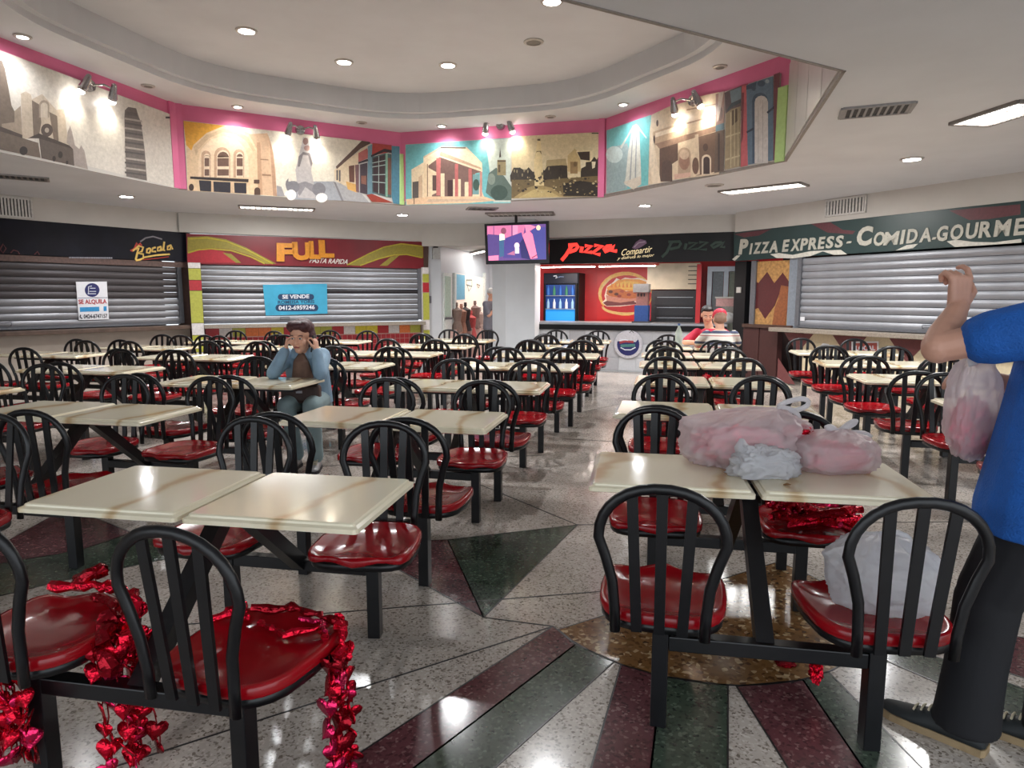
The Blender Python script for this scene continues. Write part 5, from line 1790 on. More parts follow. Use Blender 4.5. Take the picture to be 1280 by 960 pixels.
def blob(c, r, seed, amp, flat=0.0, n=96, m=56, fr=2.2, knot=None, fold=0.05):
    """crumpled sack: ellipsoid with folds gathering towards a knot on top, flat underside at z = flat"""
    mb = MB()
    rings = []
    c = Vector(c)
    for i in range(m + 1):
        ph = math.pi * i / m
        ring = []
        for k in range(n):
            t = 2 * math.pi * k / n
            d = Vector((math.sin(ph) * math.cos(t), math.sin(ph) * math.sin(t), -math.cos(ph)))
            sq = Vector([math.copysign(abs(v) ** 0.8, v) for v in d])
            p = Vector((sq.x * r[0], sq.y * r[1], sq.z * r[2]))
            nz = noise.noise(d * fr + Vector((seed, 0, 0))) + 0.5 * noise.noise(d * fr * 2.3 + Vector((0, seed, 3)))
            ridge = (0.5 - abs(noise.noise(d * fr * 1.7 + Vector((seed, 7, 1))))) * 0.8
            up = max(0.0, d.z)
            fo = fold * math.sin(t * 13 + 2 * noise.noise(d * 3 + Vector((seed, 1, 1)))) * up * (1 - up * 0.6)
            wr = (0.5 - abs(noise.noise(d * fr * 3.6 + Vector((5, seed, 2))))) * amp * 0.9 + (0.5 - abs(noise.noise(d * fr * 7 + Vector((1, 2, seed))))) * amp * 0.4
            p = p * (1 + amp * nz + amp * 0.7 * ridge + fo + wr)
            if knot is not None and d.z > 0.35:
                q = ((d.z - 0.35) / 0.65) ** 1.6
                p = p.lerp(Vector(knot) - c + Vector((d.x * 0.02, d.y * 0.02, 0)), q)
            p = p + c
            if p.z < flat:
                p.z = flat + 0.0005 + 0.002 * (1 + d.x)
            ring.append(p)
        rings.append(ring)
    mb.loft(rings)
    return mb


def loop_handle(a, b, h, side, wd=0.018):
    """soft flat loop of film between two points"""
    a, b, h = Vector(a), Vector(b), Vector(h)
    pts = []
    for k in range(13):
        t = k / 12
        p = (a * (1 - t) + h * t) * (1 - t) + (h * (1 - t) + b * t) * t
        p = p + Vector((0.004 * math.sin(k * 2.1), 0.004 * math.cos(k * 1.7), 0))
        pts.append(p)
    return MB().tube(pts, wd, 8, r2=0.006, up=side)


def ring_handle(c, rx, rz, tilt):
    c = Vector(c)
    pts = []
    for k in range(20):
        a = 2 * math.pi * k / 20
        x, z = rx * math.cos(a), rz * math.sin(a)
        pts.append(c + Vector((x * math.cos(tilt) - z * math.sin(tilt), 0.006 * math.sin(3 * a), x * math.sin(tilt) + z * math.cos(tilt))))
    return MB().tube(pts, 0.011, 8, closed=True, r2=0.006, up=(0, 1, 0))


def ear(a, b, c):
    a, b, c = Vector(a), Vector(b), Vector(c)
    pts = [(a * (1 - q) + b * q) * (1 - q) + (b * (1 - q) + c * q) * q for q in [k / 8 for k in range(9)]]
    return MB().tube(pts, [0.016, 0.013, 0.012, 0.013, 0.015, 0.016, 0.016, 0.013, 0.006], 8)


def plastic_bag(label, c, r, seed, mat, knot, handles, flat, amp=0.16, fold=0.05):
    t = thing('plastic_bag', label, 'bag', (c[0], c[1], flat))
    o = keep(blob(c, r, seed, amp, flat, knot=knot, fold=fold).build('sack', mat, smooth=True), t)
    for h in handles:
        keep((h if isinstance(h, MB) else loop_handle(*h)).build('handle', mat if mat is not bag_pink else bag_white, smooth=True), t)
    return t


def crumple(label, c, r, seed, mat, flat, group=None, amp=0.3, name='foil_bundle'):
    mb = blob(c, r, seed, amp, flat, n=44, m=26, fr=3.2, fold=0.1)
    o = mb.build(name, mat)
    return tag(o, label, 'garland', group)


plastic_bag('big pinkish translucent bag full of red foil lying on the near table seam', (0.935, 2.66, 0.835), (0.235, 0.16, 0.135), 3.3, bag_pink, (1.10, 2.72, 0.955),
            [ring_handle((1.165, 2.74, 0.965), 0.062, 0.024, 0.25), ring_handle((1.13, 2.70, 0.925), 0.05, 0.03, -0.5)], 0.752)
crumple('red foil bundle showing through the big bag on the table', (0.91, 2.66, 0.815), (0.15, 0.11, 0.055), 4.2, foil_pink, 0.758)
plastic_bag('knotted pinkish bag with two white handle ends on the table corner', (1.235, 2.53, 0.815), (0.155, 0.12, 0.085), 8.1, bag_pink, (1.29, 2.57, 0.902),
            [ear((1.27, 2.57, 0.885), (1.31, 2.58, 0.91), (1.36, 2.60, 0.928)), ear((1.28, 2.56, 0.885), (1.34, 2.57, 0.885), (1.405, 2.57, 0.870)), ear((1.27, 2.56, 0.88), (1.25, 2.55, 0.905), (1.21, 2.55, 0.912))], 0.752, amp=0.1)
crumple('red foil bundle inside the knotted bag on the table corner', (1.24, 2.53, 0.80), (0.10, 0.08, 0.045), 2.2, foil_pink, 0.758)
crumple('small bunch of red tinsel between the two pinkish bags', (1.135, 2.60, 0.868), (0.045, 0.04, 0.032), 6.2, foil, 0.80, amp=0.4)
# loose white bag in front of the big one
t = thing('plastic_bag', 'loose crumpled white bag in front of the big pinkish bag', 'bag', (0.93, 2.43, 0.752))
keep(blob((0.935, 2.425, 0.79), (0.105, 0.06, 0.06), 12.4, 0.28, 0.752, fold=0.12).build('sack', bag_white, smooth=True), t)
keep(MB().tube([(0.91, 2.43, 0.775), (0.875, 2.44, 0.82), (0.855, 2.455, 0.86), (0.86, 2.46, 0.885)], [0.05, 0.042, 0.026, 0.008], 10).build('handle', bag_white, smooth=True), t)
keep(loop_handle((0.98, 2.42, 0.79), (1.06, 2.45, 0.80), (1.05, 2.42, 0.85), (0, 1, 0.2), 0.02).build('handle', bag_white, smooth=True), t)
o = MB().tube([(0, 0, 0), (0.012, -0.004, 0.004), (0.026, -0.004, 0.001)], [0.002, 0.005, 0.001], 5).build('dry_leaf', M('leaf_brown', (120, 84, 50), 0.6))
o.location = at_z(979, 606, 0.752)
tag(o, 'small brown dry scrap on the table edge by the bags', 'scrap')
# white bag on the near right chair
cR = CH[('R', 1, 1, -1)].location
plastic_bag('white plastic bag slumped on the red seat of the near right chair', (cR.x + 0.035, cR.y + 0.05, 0.55), (0.155, 0.125, 0.115), 21.7, bag_white, (cR.x + 0.03, cR.y + 0.08, 0.675), [((cR.x + 0.03, cR.y + 0.08, 0.66), (cR.x + 0.12, cR.y + 0.06, 0.60), (cR.x + 0.13, cR.y + 0.07, 0.69), (0, 1, 0.2))], 0.452, amp=0.13)
# water bottle on the far table
bp_ = at_y(848, 433, 8.85)
t = thing('water_bottle', 'clear plastic water bottle on the farthest right table', 'bottle', (bp_.x, 8.85, 0.751))
MB().lathe([(0, 0), (0.042, 0), (0.046, 0.02), (0.044, 0.1), (0.047, 0.14), (0.044, 0.2), (0.016, 0.27), (0.014, 0.29), (0, 0.29)], (0, 0, 0), 16).build('body', M('clear_plastic', (196, 208, 196), 0.08, var=0, alpha=0.5), t, smooth=True)
MB().lathe([(0, 0.288), (0.017, 0.288), (0.017, 0.315), (0, 0.315)], (0, 0, 0), 12).build('cap', M('cap_blue', (60, 84, 130), 0.4), t)


# ------------------------------------------------------------------ red foil garlands
def heart_mesh(s=0.034):
    mb = MB()
    pts = []
    for k in range(18):
        a = 2 * math.pi * k / 18
        x = 16 * math.sin(a) ** 3
        y = 13 * math.cos(a) - 5 * math.cos(2 * a) - 2 * math.cos(3 * a) - math.cos(4 * a)
        pts.append((x / 16 * s, y / 16 * s))
    n = len(pts)
    vs = [(x, -0.0012, y) for x, y in pts] + [(x, 0.0012, y) for x, y in pts] + [(0, -0.004, 0), (0, 0.004, 0)]
    fs = [(i, (i + 1) % n, n + (i + 1) % n, n + i) for i in range(n)]
    fs += [(2 * n, (i + 1) % n, i) for i in range(n)] + [(2 * n + 1, n + i, n + (i + 1) % n) for i in range(n)]
    mb.add(vs, fs)
    return mb


H0 = {}


def add_heart(t, p, mat, sc=1.0):
    if mat.name not in H0:
        o = heart_mesh().build('heart', mat, t, smooth=True)
        H0[mat.name] = o
    else:
        o = H0[mat.name].copy()
        COL.objects.link(o)
        o.parent = t
    o.location = Vector(p) - t.location
    o.rotation_euler = (random.uniform(-0.5, 0.5), random.uniform(-0.5, 0.5), random.uniform(-1.1, 1.1))
    o.scale = (sc, sc, sc)
    return o


def strand(t, top, length, seed, sway=0.03):
    random.seed(seed)
    pts, z = [], top[2]
    x, y = top[0], top[1]
    while z > max(0.012, top[2] - length):
        pts.append((x, y, z))
        z -= 0.03
        x += random.uniform(-1, 1) * sway * 0.2
        y += random.uniform(-1, 1) * sway * 0.2
    if len(pts) > 1:
        keep(MB().tube(pts, 0.0022, 5).build('string', foil_dark), t)
    for k, p in enumerate(pts[1:]):
        if k % 2 == 0:
            add_heart(t, (p[0] + random.uniform(-.006, .006), p[1] + random.uniform(-.006, .006), p[2]), random.choice((foil, foil, foil_dark, foil_pink)), random.uniform(0.8, 1.15))


def crinkle(t, pts, r, seed, mat, name='foil_bunch'):
    """twisted foil ribbon along points"""
    random.seed(seed)
    q = []
    for a, b in zip(pts[:-1], pts[1:]):
        a, b = Vector(a), Vector(b)
        for k in range(5):
            q.append(a.lerp(b, k / 5) + Vector((random.uniform(-r, r) * .5, random.uniform(-r, r) * .5, random.uniform(0, r) * .5)))
    q.append(Vector(pts[-1]))
    rr = [r * random.uniform(0.4, 1.25) for _ in q]
    return keep(MB().tube(q, rr, 7).build(name, mat), t)


def cl(key, lx, ly, z):
    """point in a chair's own frame"""
    o = CH[key]
    a = o.rotation_euler.z
    return (o.location.x + lx * math.cos(a) - ly * math.sin(a), o.location.y + lx * math.sin(a) + ly * math.cos(a), z)


kl, kr = ('M', 1, -1, -1), ('M', 1, 1, -1)
t = thing('heart_garland', 'red foil heart garland heaped on the cropped chair and hanging between two chairs', 'garland', cl(kl, 0.1, 0.05, 0.45), 0, 'red foil garlands')
P_ = lambda x, y, z: cl(kl, x, y, z)
crinkle(t, [P_(-0.15, 0.22, 0.47), P_(-0.02, 0.25, 0.475), P_(0.1, 0.24, 0.475), P_(0.2, 0.18, 0.47)], 0.018, 1, foil)
crinkle(t, [P_(-0.1, 0.25, 0.48), P_(-0.02, 0.26, 0.51), P_(0.0, 0.27, 0.52)], 0.022, 2, foil_dark)
crinkle(t, [P_(0.02, 0.2, 0.462), P_(0.12, 0.16, 0.463), P_(0.2, 0.08, 0.462)], 0.012, 3, foil_dark)
crinkle(t, [P_(0.2, 0.16, 0.462), P_(0.24, 0.08, 0.45), P_(0.27, 0.02, 0.40)], 0.026, 4, foil)
crinkle(t, [P_(0.18, 0.06, 0.462), P_(0.225, 0.0, 0.44), P_(0.25, -0.02, 0.36)], 0.024, 5, foil_dark)
for k, (x, y) in enumerate(((0.20, -0.02), (0.215, 0.015), (0.23, 0.05), (0.235, 0.085), (0.25, 0.03), (0.255, 0.065), (0.262, 0.0), (0.275, 0.10), (0.245, 0.12))):
    strand(t, P_(x, y, 0.44), 0.40 + 0.02 * (k % 3), 20 + k)
t = thing('heart_garland', 'red foil heart garland dangling in front of the cropped chair post', 'garland', P_(-0.12, -0.2, 0.4), 0, 'red foil garlands')
for k in range(8):
    q_ = at_y(-28 + 8 * k, 835, 1.74 + 0.02 * (k % 3))
    strand(t, tuple(q_), 0.3, 50 + k)
crinkle(t, [at_y(-30, 885, 1.76), at_y(0, 880, 1.74), at_y(30, 900, 1.75)], 0.018, 6, foil)
crinkle(t, [at_y(-30, 838, 1.78), at_y(0, 836, 1.76), at_y(34, 834, 1.77)], 0.014, 16, foil_dark)
Q_ = lambda x, y, z: cl(kr, x, y, z)
t = thing('heart_garland', 'red foil heart garland on the near chair, hearts hanging off its corner', 'garland', Q_(0.1, 0.15, 0.45), 0, 'red foil garlands')
crinkle(t, [Q_(-0.12, 0.2, 0.465), Q_(0.0, 0.235, 0.465), Q_(0.1, 0.23, 0.463), Q_(0.2, 0.2, 0.462)], 0.014, 7, foil_dark)
crinkle(t, [Q_(-0.05, 0.15, 0.45), Q_(0.06, 0.12, 0.448), Q_(0.14, 0.17, 0.455), Q_(0.19, 0.12, 0.457)], 0.011, 8, foil)
crinkle(t, [Q_(-0.2, 0.12, 0.455), Q_(-0.15, 0.18, 0.468), Q_(-0.1, 0.15, 0.45)], 0.02, 9, foil)
crinkle(t, [Q_(0.17, 0.22, 0.462), Q_(0.215, 0.17, 0.455), Q_(0.232, 0.12, 0.40)], 0.017, 10, foil)
crinkle(t, [Q_(0.05, 0.2, 0.455), Q_(0.13, 0.2, 0.458), Q_(0.18, 0.14, 0.457)], 0.009, 11, foil_pink)
for k, (x, y) in enumerate(((0.222, 0.17), (0.226, 0.13), (0.232, 0.15), (0.222, 0.09), (0.236, 0.12))):
    strand(t, Q_(x, y, 0.43), 0.41, 70 + k, 0.02)
# tinsel heap on the far right seat of the near right table
kt = ('R', 1, 1, 1)
t = thing('tinsel_heap', 'heap of crinkled red foil tinsel on a seat under the bag table', 'garland', cl(kt, 0, 0.06, 0.45), 0, 'red foil garlands')
random.seed(9)
for k in range(44):
    a = [cl(kt, random.uniform(-0.19, 0.19), random.uniform(0.0, 0.26), random.uniform(0.458, 0.55)) for _ in range(3)]
    crinkle(t, a, 0.016, 100 + k, random.choice((foil, foil, foil_pink, foil_dark)))
o = crumple('small knot of red tinsel hanging under the bench bar', at_y(1020, 838, 2.2), (0.016, 0.016, 0.035), 3.1, foil, 0.0, amp=0.45, name='tinsel_knot')
o = crumple('dark red foil scrap lying on the brown floor circle', Vector(at_z(982, 831, 0)) + Vector((0, 0, 0.006)), (0.03, 0.022, 0.007), 5.1, foil_dark, 0.001, amp=0.3, name='foil_scrap')

# ------------------------------------------------------------------ people
skin = M('skin', (216, 164, 138), 0.5, var=0.06, scale=12)
skin_tan = M('skin_tan', (206, 156, 134), 0.5, var=0.08, scale=12)
denim = M('light_denim', (132, 160, 182), 0.7, var=0.12, scale=9, bump=0.25, bscale=14)
jeans = M('grey_jeans', (128, 148, 152), 0.75, var=0.12, scale=9, bump=0.25, bscale=12)
hair_dark = M('dark_auburn_hair', (66, 26, 32), 0.5, var=0.4, scale=60, bump=0.5, bscale=90)
hair_black = M('black_hair', (26, 22, 22), 0.5, var=0.3, scale=50)
brown_cloth = M('brown_cloth', (112, 84, 70), 0.7, var=0.15)
brown_bag = M('brown_bag', (66, 48, 42), 0.5, var=0.2)
blue_shirt = M('blue_shirt', (20, 92, 178), 0.8, var=0.22, scale=7, bump=0.6, bscale=160)
black_trouser = M('black_trousers', (12, 12, 18), 0.8, var=0.2, scale=8, bump=0.3, bscale=9)
shoe_dark = M('dark_shoe', (34, 38, 40), 0.6)
shoe_sole = M('tan_sole', (150, 128, 96), 0.6)


def fuse(o, voxel, it=4):
    md = o.modifiers.new('one_surface', 'REMESH')
    md.mode = 'VOXEL'
    md.voxel_size = voxel
    md.use_smooth_shade = True
    md = o.modifiers.new('relax', 'SMOOTH')
    md.iterations = it
    md.factor = 0.5
    return o


def basis(f, up=(0, 0, 1)):
    f = Vector(f).normalized()
    r = f.cross(Vector(up)).normalized()                 # to the figure's right
    u = r.cross(f).normalized()
    return f, r, u


def head(mb, c, f, s=1.0, up=(0, 0, 1)):
    f, r, u = basis(f, up)
    mt = Matrix((r, f, u)).transposed()
    c = Vector(c)
    P = lambda x, y, z: c + (r * x + f * y + u * z) * s
    E = lambda x, y, z, a, b, d: mb.ellip(P(x, y, z), (a * s, b * s, d * s), mt, 14, 10)
    E(0, -0.012, 0.03, 0.076, 0.094, 0.088)               # skull
    E(0, 0.022, -0.035, 0.060, 0.066, 0.078)              # face
    E(0, 0.045, -0.092, 0.034, 0.034, 0.026)              # chin
    E(0, 0.072, 0.018, 0.05, 0.018, 0.012)                # brow
    mb.capsule(P(0, 0.082, 0.005), 0.009 * s, P(0, 0.104, -0.028), 0.014 * s)   # nose
    E(0.013, 0.09, -0.032, 0.009, 0.01, 0.008)
    E(-0.013, 0.09, -0.032, 0.009, 0.01, 0.008)
    E(0, 0.084, -0.058, 0.024, 0.01, 0.006)               # lips
    E(0, 0.082, -0.068, 0.02, 0.01, 0.007)
    for q in (-1, 1):
        E(q * 0.04, 0.062, -0.03, 0.026, 0.022, 0.024)    # cheeks
        E(q * 0.077, -0.01, -0.012, 0.010, 0.022, 0.032)  # ears
    return P, mt


def face_parts(t, P, s=1.0, brow_mat=None):
    for q in (-1, 1):
        keep(MB().ellip(P(q * 0.03, 0.078, 0.0), (0.013 * s, 0.008 * s, 0.007 * s)).build('eye', M('eye_white', (220, 214, 208), 0.3, var=0), smooth=True), t)
        keep(MB().ellip(P(q * 0.03, 0.085, 0.0), (0.006 * s, 0.004 * s, 0.006 * s)).build('iris', M('iris_brown', (40, 26, 22), 0.2, var=0), smooth=True), t)
        keep(MB().tube([P(q * 0.014, 0.084, 0.018), P(q * 0.032, 0.084, 0.023), P(q * 0.048, 0.074, 0.018)], 0.004 * s, 6).build('eyebrow', brow_mat or hair_black), t)
    keep(MB().ellip(P(0, 0.0905, -0.063), (0.02 * s, 0.006 * s, 0.007 * s)).build('mouth', M('lip_rose', (150, 74, 72), 0.4, var=0.05), smooth=True), t)


def hand(mb, wrist, d, n, curl=0.5, s=1.0, thumb_side=1, spread=0.0, index=1.0):
    """palm, four unequal fingers with knuckle bends, and a thumb from the side of the palm; n = where the palm faces"""
    d, n = Vector(d).normalized(), Vector(n)
    n = (n - d * n.dot(d)).normalized()
    sd = d.cross(n) * thumb_side                          # towards the thumb
    w_ = Vector(wrist)
    for k in (-1.1, -0.35, 0.35, 1.1):
        mb.capsule(w_ + sd * 0.016 * k * s, 0.016 * s, w_ + d * 0.082 * s + sd * 0.0215 * k * s, 0.0125 * s, 10)
    lens = (0.058, 0.074, 0.08, 0.07)
    for i, k in enumerate((-1.5, -0.5, 0.5, 1.5)):
        p = w_ + d * 0.084 * s + sd * 0.0205 * k * s
        dr = (d + sd * spread * k).normalized()
        ang = 0.0
        for j, fr in enumerate((0.46, 0.31, 0.23)):
            ang += curl * (1.0 if j else 0.8) * (1 + 0.08 * i) * (index if i == 3 else 1.0)
            v = dr * math.cos(ang) + n * math.sin(ang)
            q = p + v * lens[i] * fr * s
            mb.capsule(p, (0.0095 - 0.0008 * j) * s, q, (0.0088 - 0.0008 * j) * s, 8)
            p = q
    p = w_ + d * 0.02 * s + sd * 0.026 * s
    v = (d * 0.65 + sd * 0.7 + n * 0.3).normalized()
    q = p + v * 0.045 * s
    mb.capsule(p, 0.014 * s, q, 0.0115 * s, 8)
    v2 = (d * 0.9 + sd * 0.2 + n * (0.2 + 0.4 * curl)).normalized()
    m_ = q + v2 * 0.03 * s
    mb.capsule(q, 0.011 * s, m_, 0.0098 * s, 8)
    mb.capsule(m_, 0.0098 * s, m_ + (v2 + n * 0.4 * curl).normalized() * 0.026 * s, 0.0085 * s, 8)


def oval(c, r, f, a, b, n=20):
    return [Vector(c) + Vector(r) * a * math.cos(2 * math.pi * k / n) + Vector(f) * b * math.sin(2 * math.pi * k / n) for k in range(n)]


def shoe(t, heel, toe, mat, sole, s=1.0, name='shoe'):
    heel, toe = Vector(heel), Vector(toe)
    d = (toe - heel).normalized()
    r = Vector((d.y, -d.x, 0))
    L = (toe - heel).length
    prof = [(0.0, 0.02, 0.05), (0.03, 0.034, 0.085), (0.25, 0.036, 0.095), (0.45, 0.038, 0.085), (0.65, 0.045, 0.062), (0.85, 0.044, 0.05), (0.96, 0.03, 0.043), (1.0, 0.012, 0.034)]
    rings = []
    for q, wd, hh in prof:
        c = heel + d * L * q
        rings.append([c + r * wd * math.cos(a) + Vector((0, 0, 0.018 + max(0, math.sin(a)) * (hh - 0.018))) for a in [math.pi * 2 * k / 16 for k in range(16)]])
    o = keep(MB().loft(rings).build(name, mat, smooth=True), t)
    rings = []
    for q, wd, hh in prof:
        c = heel + d * (L * (q * 1.03 - 0.01))
        rings.append([c + r * (wd + 0.004) * x + Vector((0, 0, z)) for x, z in ((-1, 0.0), (1, 0.0), (1, 0.024), (-1, 0.024))])
    MB().loft(rings).build('sole', sole, o)
    for k in range(4):
        c = heel + d * L * (0.45 + 0.07 * k) + Vector((0, 0, 0.088 - 0.009 * k))
        MB().tube([c - r * 0.024, c + Vector((0, 0, 0.006)), c + r * 0.024], 0.0035, 6).build('lace', M('lace_cream', (196, 186, 160), 0.7), o)
    return o


# --- woman on the phone
t = thing('person', 'seated person in light denim jacket holding a phone to the ear, elbows on table', 'person', (-1.745, 5.74, 0.45))
hc_ = Vector((-1.742, 5.545, 1.085))
mb = MB()
P, mt = head(mb, hc_, (-0.14, -0.97, -0.12), 1.12)
mb.capsule((-1.75, 5.62, 0.94), 0.055, (-1.745, 5.575, 1.03), 0.052)
mb.loft([oval(c, (1, 0, 0), (0, 1, 0), a, b) for c, a, b in (((-1.745, 5.77, 0.45), .15, .12), ((-1.745, 5.75, 0.6), .14, .11), ((-1.75, 5.70, 0.78), .15, .1), ((-1.755, 5.65, 0.92), .15, .08), ((-1.755, 5.63, 0.97), .08, .05))])
shR, shL = Vector((-1.90, 5.64, 0.915)), Vector((-1.60, 5.63, 0.915))
elR, elL = Vector((-1.945, 5.43, 0.795)), Vector((-1.555, 5.405, 0.795))
wrR, wrL = Vector((-1.862, 5.505, 0.985)), Vector((-1.602, 5.485, 0.975))
for a, b, c_ in ((shR, elR, wrR), (shL, elL, wrL)):
    mb.capsule(a, 0.045, b, 0.036)
    mb.capsule(b, 0.036, c_, 0.026)
hand(mb, wrR, (0.12, 0.22, 0.9), (0.95, 0.25, -0.1), 0.8, 0.9, thumb_side=-1)
hand(mb, wrL, (-0.12, 0.2, 0.9), (-0.95, 0.25, -0.1), 0.6, 0.9, thumb_side=1)
hips = [Vector((-1.83, 5.73, 0.53)), Vector((-1.66, 5.73, 0.53))]
knees = [Vector((-1.83, 5.36, 0.535)), Vector((-1.615, 5.33, 0.535))]
ank = [Vector((-1.80, 5.48, 0.09)), Vector((-1.615, 5.40, 0.09))]
for h_, k_, a_ in zip(hips, knees, ank):
    mb.capsule(h_, 0.075, k_, 0.05)
    mb.capsule(k_, 0.048, a_, 0.032)
fuse(keep(mb.build('body', skin), t), 0.005, 3)
face_parts(t, P, 1.12, hair_dark)
mb = MB()
for x, y, z, a, b, d_ in ((0, -0.03, 0.055, .088, .095, .08), (0, -0.055, 0.0, .086, .075, .1), (0, 0.045, 0.088, .066, .045, .034), (0.045, 0.03, 0.08, .045, .05, .045), (-0.045, 0.03, 0.08, .045, .05, .045), (0.074, -0.03, -0.005, .022, .05, .055), (-0.074, -0.03, -0.005, .022, .05, .055)):
    mb.ellip(P(x, y, z), (a * 1.12, b * 1.12, d_ * 1.12), mt, 14, 10)
fuse(keep(mb.build('hair', hair_dark), t), 0.007, 3)
mb = MB()
mb.loft([oval(c, (1, 0, 0), (0, 1, 0), a, b) for c, a, b in (((-1.745, 5.77, 0.50), .185, .145), ((-1.745, 5.755, 0.62), .18, .14), ((-1.75, 5.70, 0.78), .185, .125), ((-1.755, 5.66, 0.89), .18, .105), ((-1.755, 5.64, 0.965), .10, .075))])
for a, b, c_ in ((shR, elR, wrR), (shL, elL, wrL)):
    mb.capsule(a, 0.075, b, 0.056)
    e = b.lerp(c_, 0.88)
    mb.capsule(b, 0.056, e, 0.044)
mb.tube([(-1.68, 5.56, 0.90), (-1.68, 5.58, 0.97), (-1.75, 5.67, 0.995), (-1.82, 5.58, 0.97), (-1.82, 5.56, 0.90)], 0.024, 8)
fuse(keep(mb.build('denim_jacket', denim), t), 0.008, 3)
mb = MB()
mb.loft([oval(c, (1, 0, 0), (0, 1, 0), a, b) for c, a, b in (((-1.75, 5.60, 0.60), .09, .05), ((-1.75, 5.565, 0.75), .09, .045), ((-1.752, 5.545, 0.88), .065, .04), ((-1.752, 5.575, 0.955), .02, .02))])
fuse(keep(mb.build('brown_top', brown_cloth), t), 0.008, 2)
mb = MB()
mb.loft([oval(c, (1, 0, 0), (0, 1, 0), a, b) for c, a, b in (((-1.745, 5.79, 0.455), .175, .14), ((-1.745, 5.77, 0.58), .17, .135), ((-1.745, 5.75, 0.64), .13, .1))])
for h_, k_, a_ in zip(hips, knees, ank):
    mb.capsule(h_, 0.095, k_, 0.075)
    mb.capsule(k_, 0.074, a_ + Vector((0, 0, 0.02)), 0.062)
fuse(keep(mb.build('jeans', jeans), t), 0.009, 3)
shoe(t, (-1.80, 5.53, 0.0), (-1.815, 5.31, 0.0), M('grey_shoe', (150, 150, 152), 0.3, metal=0.3), M('dark_sole', (40, 38, 40), 0.6))
shoe(t, (-1.615, 5.45, 0.0), (-1.60, 5.23, 0.0), M('grey_shoe'), M('dark_sole'))
o = keep(MB().box(wrL + Vector((-0.036, 0.035, 0.055)), (0.012, 0.07, 0.14), Matrix.Rotation(0.15, 3, 'Y')).build('phone_body', M('phone_black', (20, 20, 24), 0.2), bevel=0.004), t)
o.parent = None
o.matrix_parent_inverse = Matrix()
o.name = 'mobile_phone'
tag(o, 'black mobile phone held to the ear of the seated person in denim', 'phone')
b = thing('handbag', 'dark brown handbag on the lap of the seated person in denim', 'bag', (-1.74, 5.48, 0.61))
o = MB().box((0, 0, 0.01), (0.32, 0.10, 0.15)).build('bag_body', brown_bag, b, bevel=0.03)
o.modifiers['soft_edge'].segments = 4
MB().tube([(0.13, -0.03, 0.08), (0.16, 0.0, 0.14), (0.17, 0.05, 0.18), (0.10, 0.10, 0.22)], 0.012, 6).build('strap', black_metal, b)
MB().box((0.0, -0.055, 0.03), (0.05, 0.008, 0.02)).build('clasp', alu, b)

# --- man in the blue shirt at the edge
t = thing('person', 'standing person in blue shirt and black trousers with one forearm raised', 'person', (1.63, 2.0, 0.0))
O = Vector((0.03, 0.035, 0))
f_, l_ = Vector((-0.66, 0.75, 0)), Vector((-0.75, -0.66, 0))
C0 = Vector((1.66, 1.97, 0)) + O


def at_(x, y, z):
    return Vector((x, y, z)) + O


mb = MB()
P, mt = head(mb, at_(1.66, 2.0, 1.60), (-0.66, 0.75, 0.0), 1.0)
mb.capsule(at_(1.665, 1.98, 1.40), 0.06, at_(1.66, 1.985, 1.53), 0.056)
mb.loft([oval(C0 + Vector((dx, 0, z)), l_, f_, a, b_) for z, dx, a, b_ in ((0.84, -.03, .15, .11), (1.0, -.02, .15, .10), (1.2, 0, .17, .11), (1.34, 0, .15, .085), (1.42, 0, .06, .05))])
sh_, el_, wr_ = at_(1.535, 1.865, 1.335), at_(1.285, 2.03, 1.255), at_(1.435, 2.18, 1.375)
mb.capsule(sh_, 0.056, el_, 0.047)
mb.capsule(el_, 0.050, el_.lerp(wr_, 0.35), 0.049)
mb.capsule(el_.lerp(wr_, 0.3), 0.050, wr_, 0.031)
hand(mb, wr_, (0.04, 0.06, 0.95), (-0.15, 0.95, 0.1), 1.15, 1.15, thumb_side=-1, spread=0.06, index=0.42)
shr, elr, wrr = at_(1.80, 2.09, 1.335), at_(1.84, 2.20, 1.07), at_(1.66, 2.32, 1.12)
mb.capsule(shr, 0.055, elr, 0.045)
mb.capsule(elr, 0.045, wrr, 0.03)
hand(mb, wrr, (-0.9, 0.3, 0.1), (0.1, 0.2, -0.9), 0.5, 1.0, thumb_side=-1)
hp = [at_(1.56, 1.88, 0.86), at_(1.70, 2.0, 0.86)]
kn = [at_(1.465, 1.965, 0.48), at_(1.70, 1.98, 0.47)]
an = [at_(1.415, 1.945, 0.09), at_(1.675, 1.90, 0.09)]
for h_, k_, a_ in zip(hp, kn, an):
    mb.capsule(h_, 0.085, k_, 0.055)
    mb.capsule(k_, 0.054, a_, 0.036)
fuse(keep(mb.build('body', skin_tan), t), 0.0045, 3)
face_parts(t, P, 1.0)
mb = MB()
for x, y, z, a, b_, d_ in ((0, -0.028, 0.05, .082, .092, .078), (0, -0.05, 0.0, .08, .07, .08), (0, 0.035, 0.09, .055, .04, .025)):
    mb.ellip(P(x, y, z), (a, b_, d_), mt, 14, 10)
fuse(keep(mb.build('hair', hair_black), t), 0.008, 2)
mb = MB()
mb.loft([oval(C0 + Vector((dx, dy, z)), l_, f_, a, b_) for z, dx, dy, a, b_ in ((0.705, -.055, -.02, .235, .185), (0.78, -.055, -.02, .235, .185), (0.95, -.035, -.01, .222, .165), (1.1, -.015, 0, .21, .15), (1.24, 0, 0, .205, .14), (1.34, 0, 0, .175, .11), (1.42, 0, 0, .09, .075))])
mb.capsule(sh_ + Vector((0.05, 0.05, -0.01)), 0.092, sh_, 0.09)
mb.capsule(sh_, 0.09, sh_.lerp(el_, 0.58), 0.082)
mb.capsule(shr + Vector((-0.05, -0.04, -0.01)), 0.092, shr, 0.09)
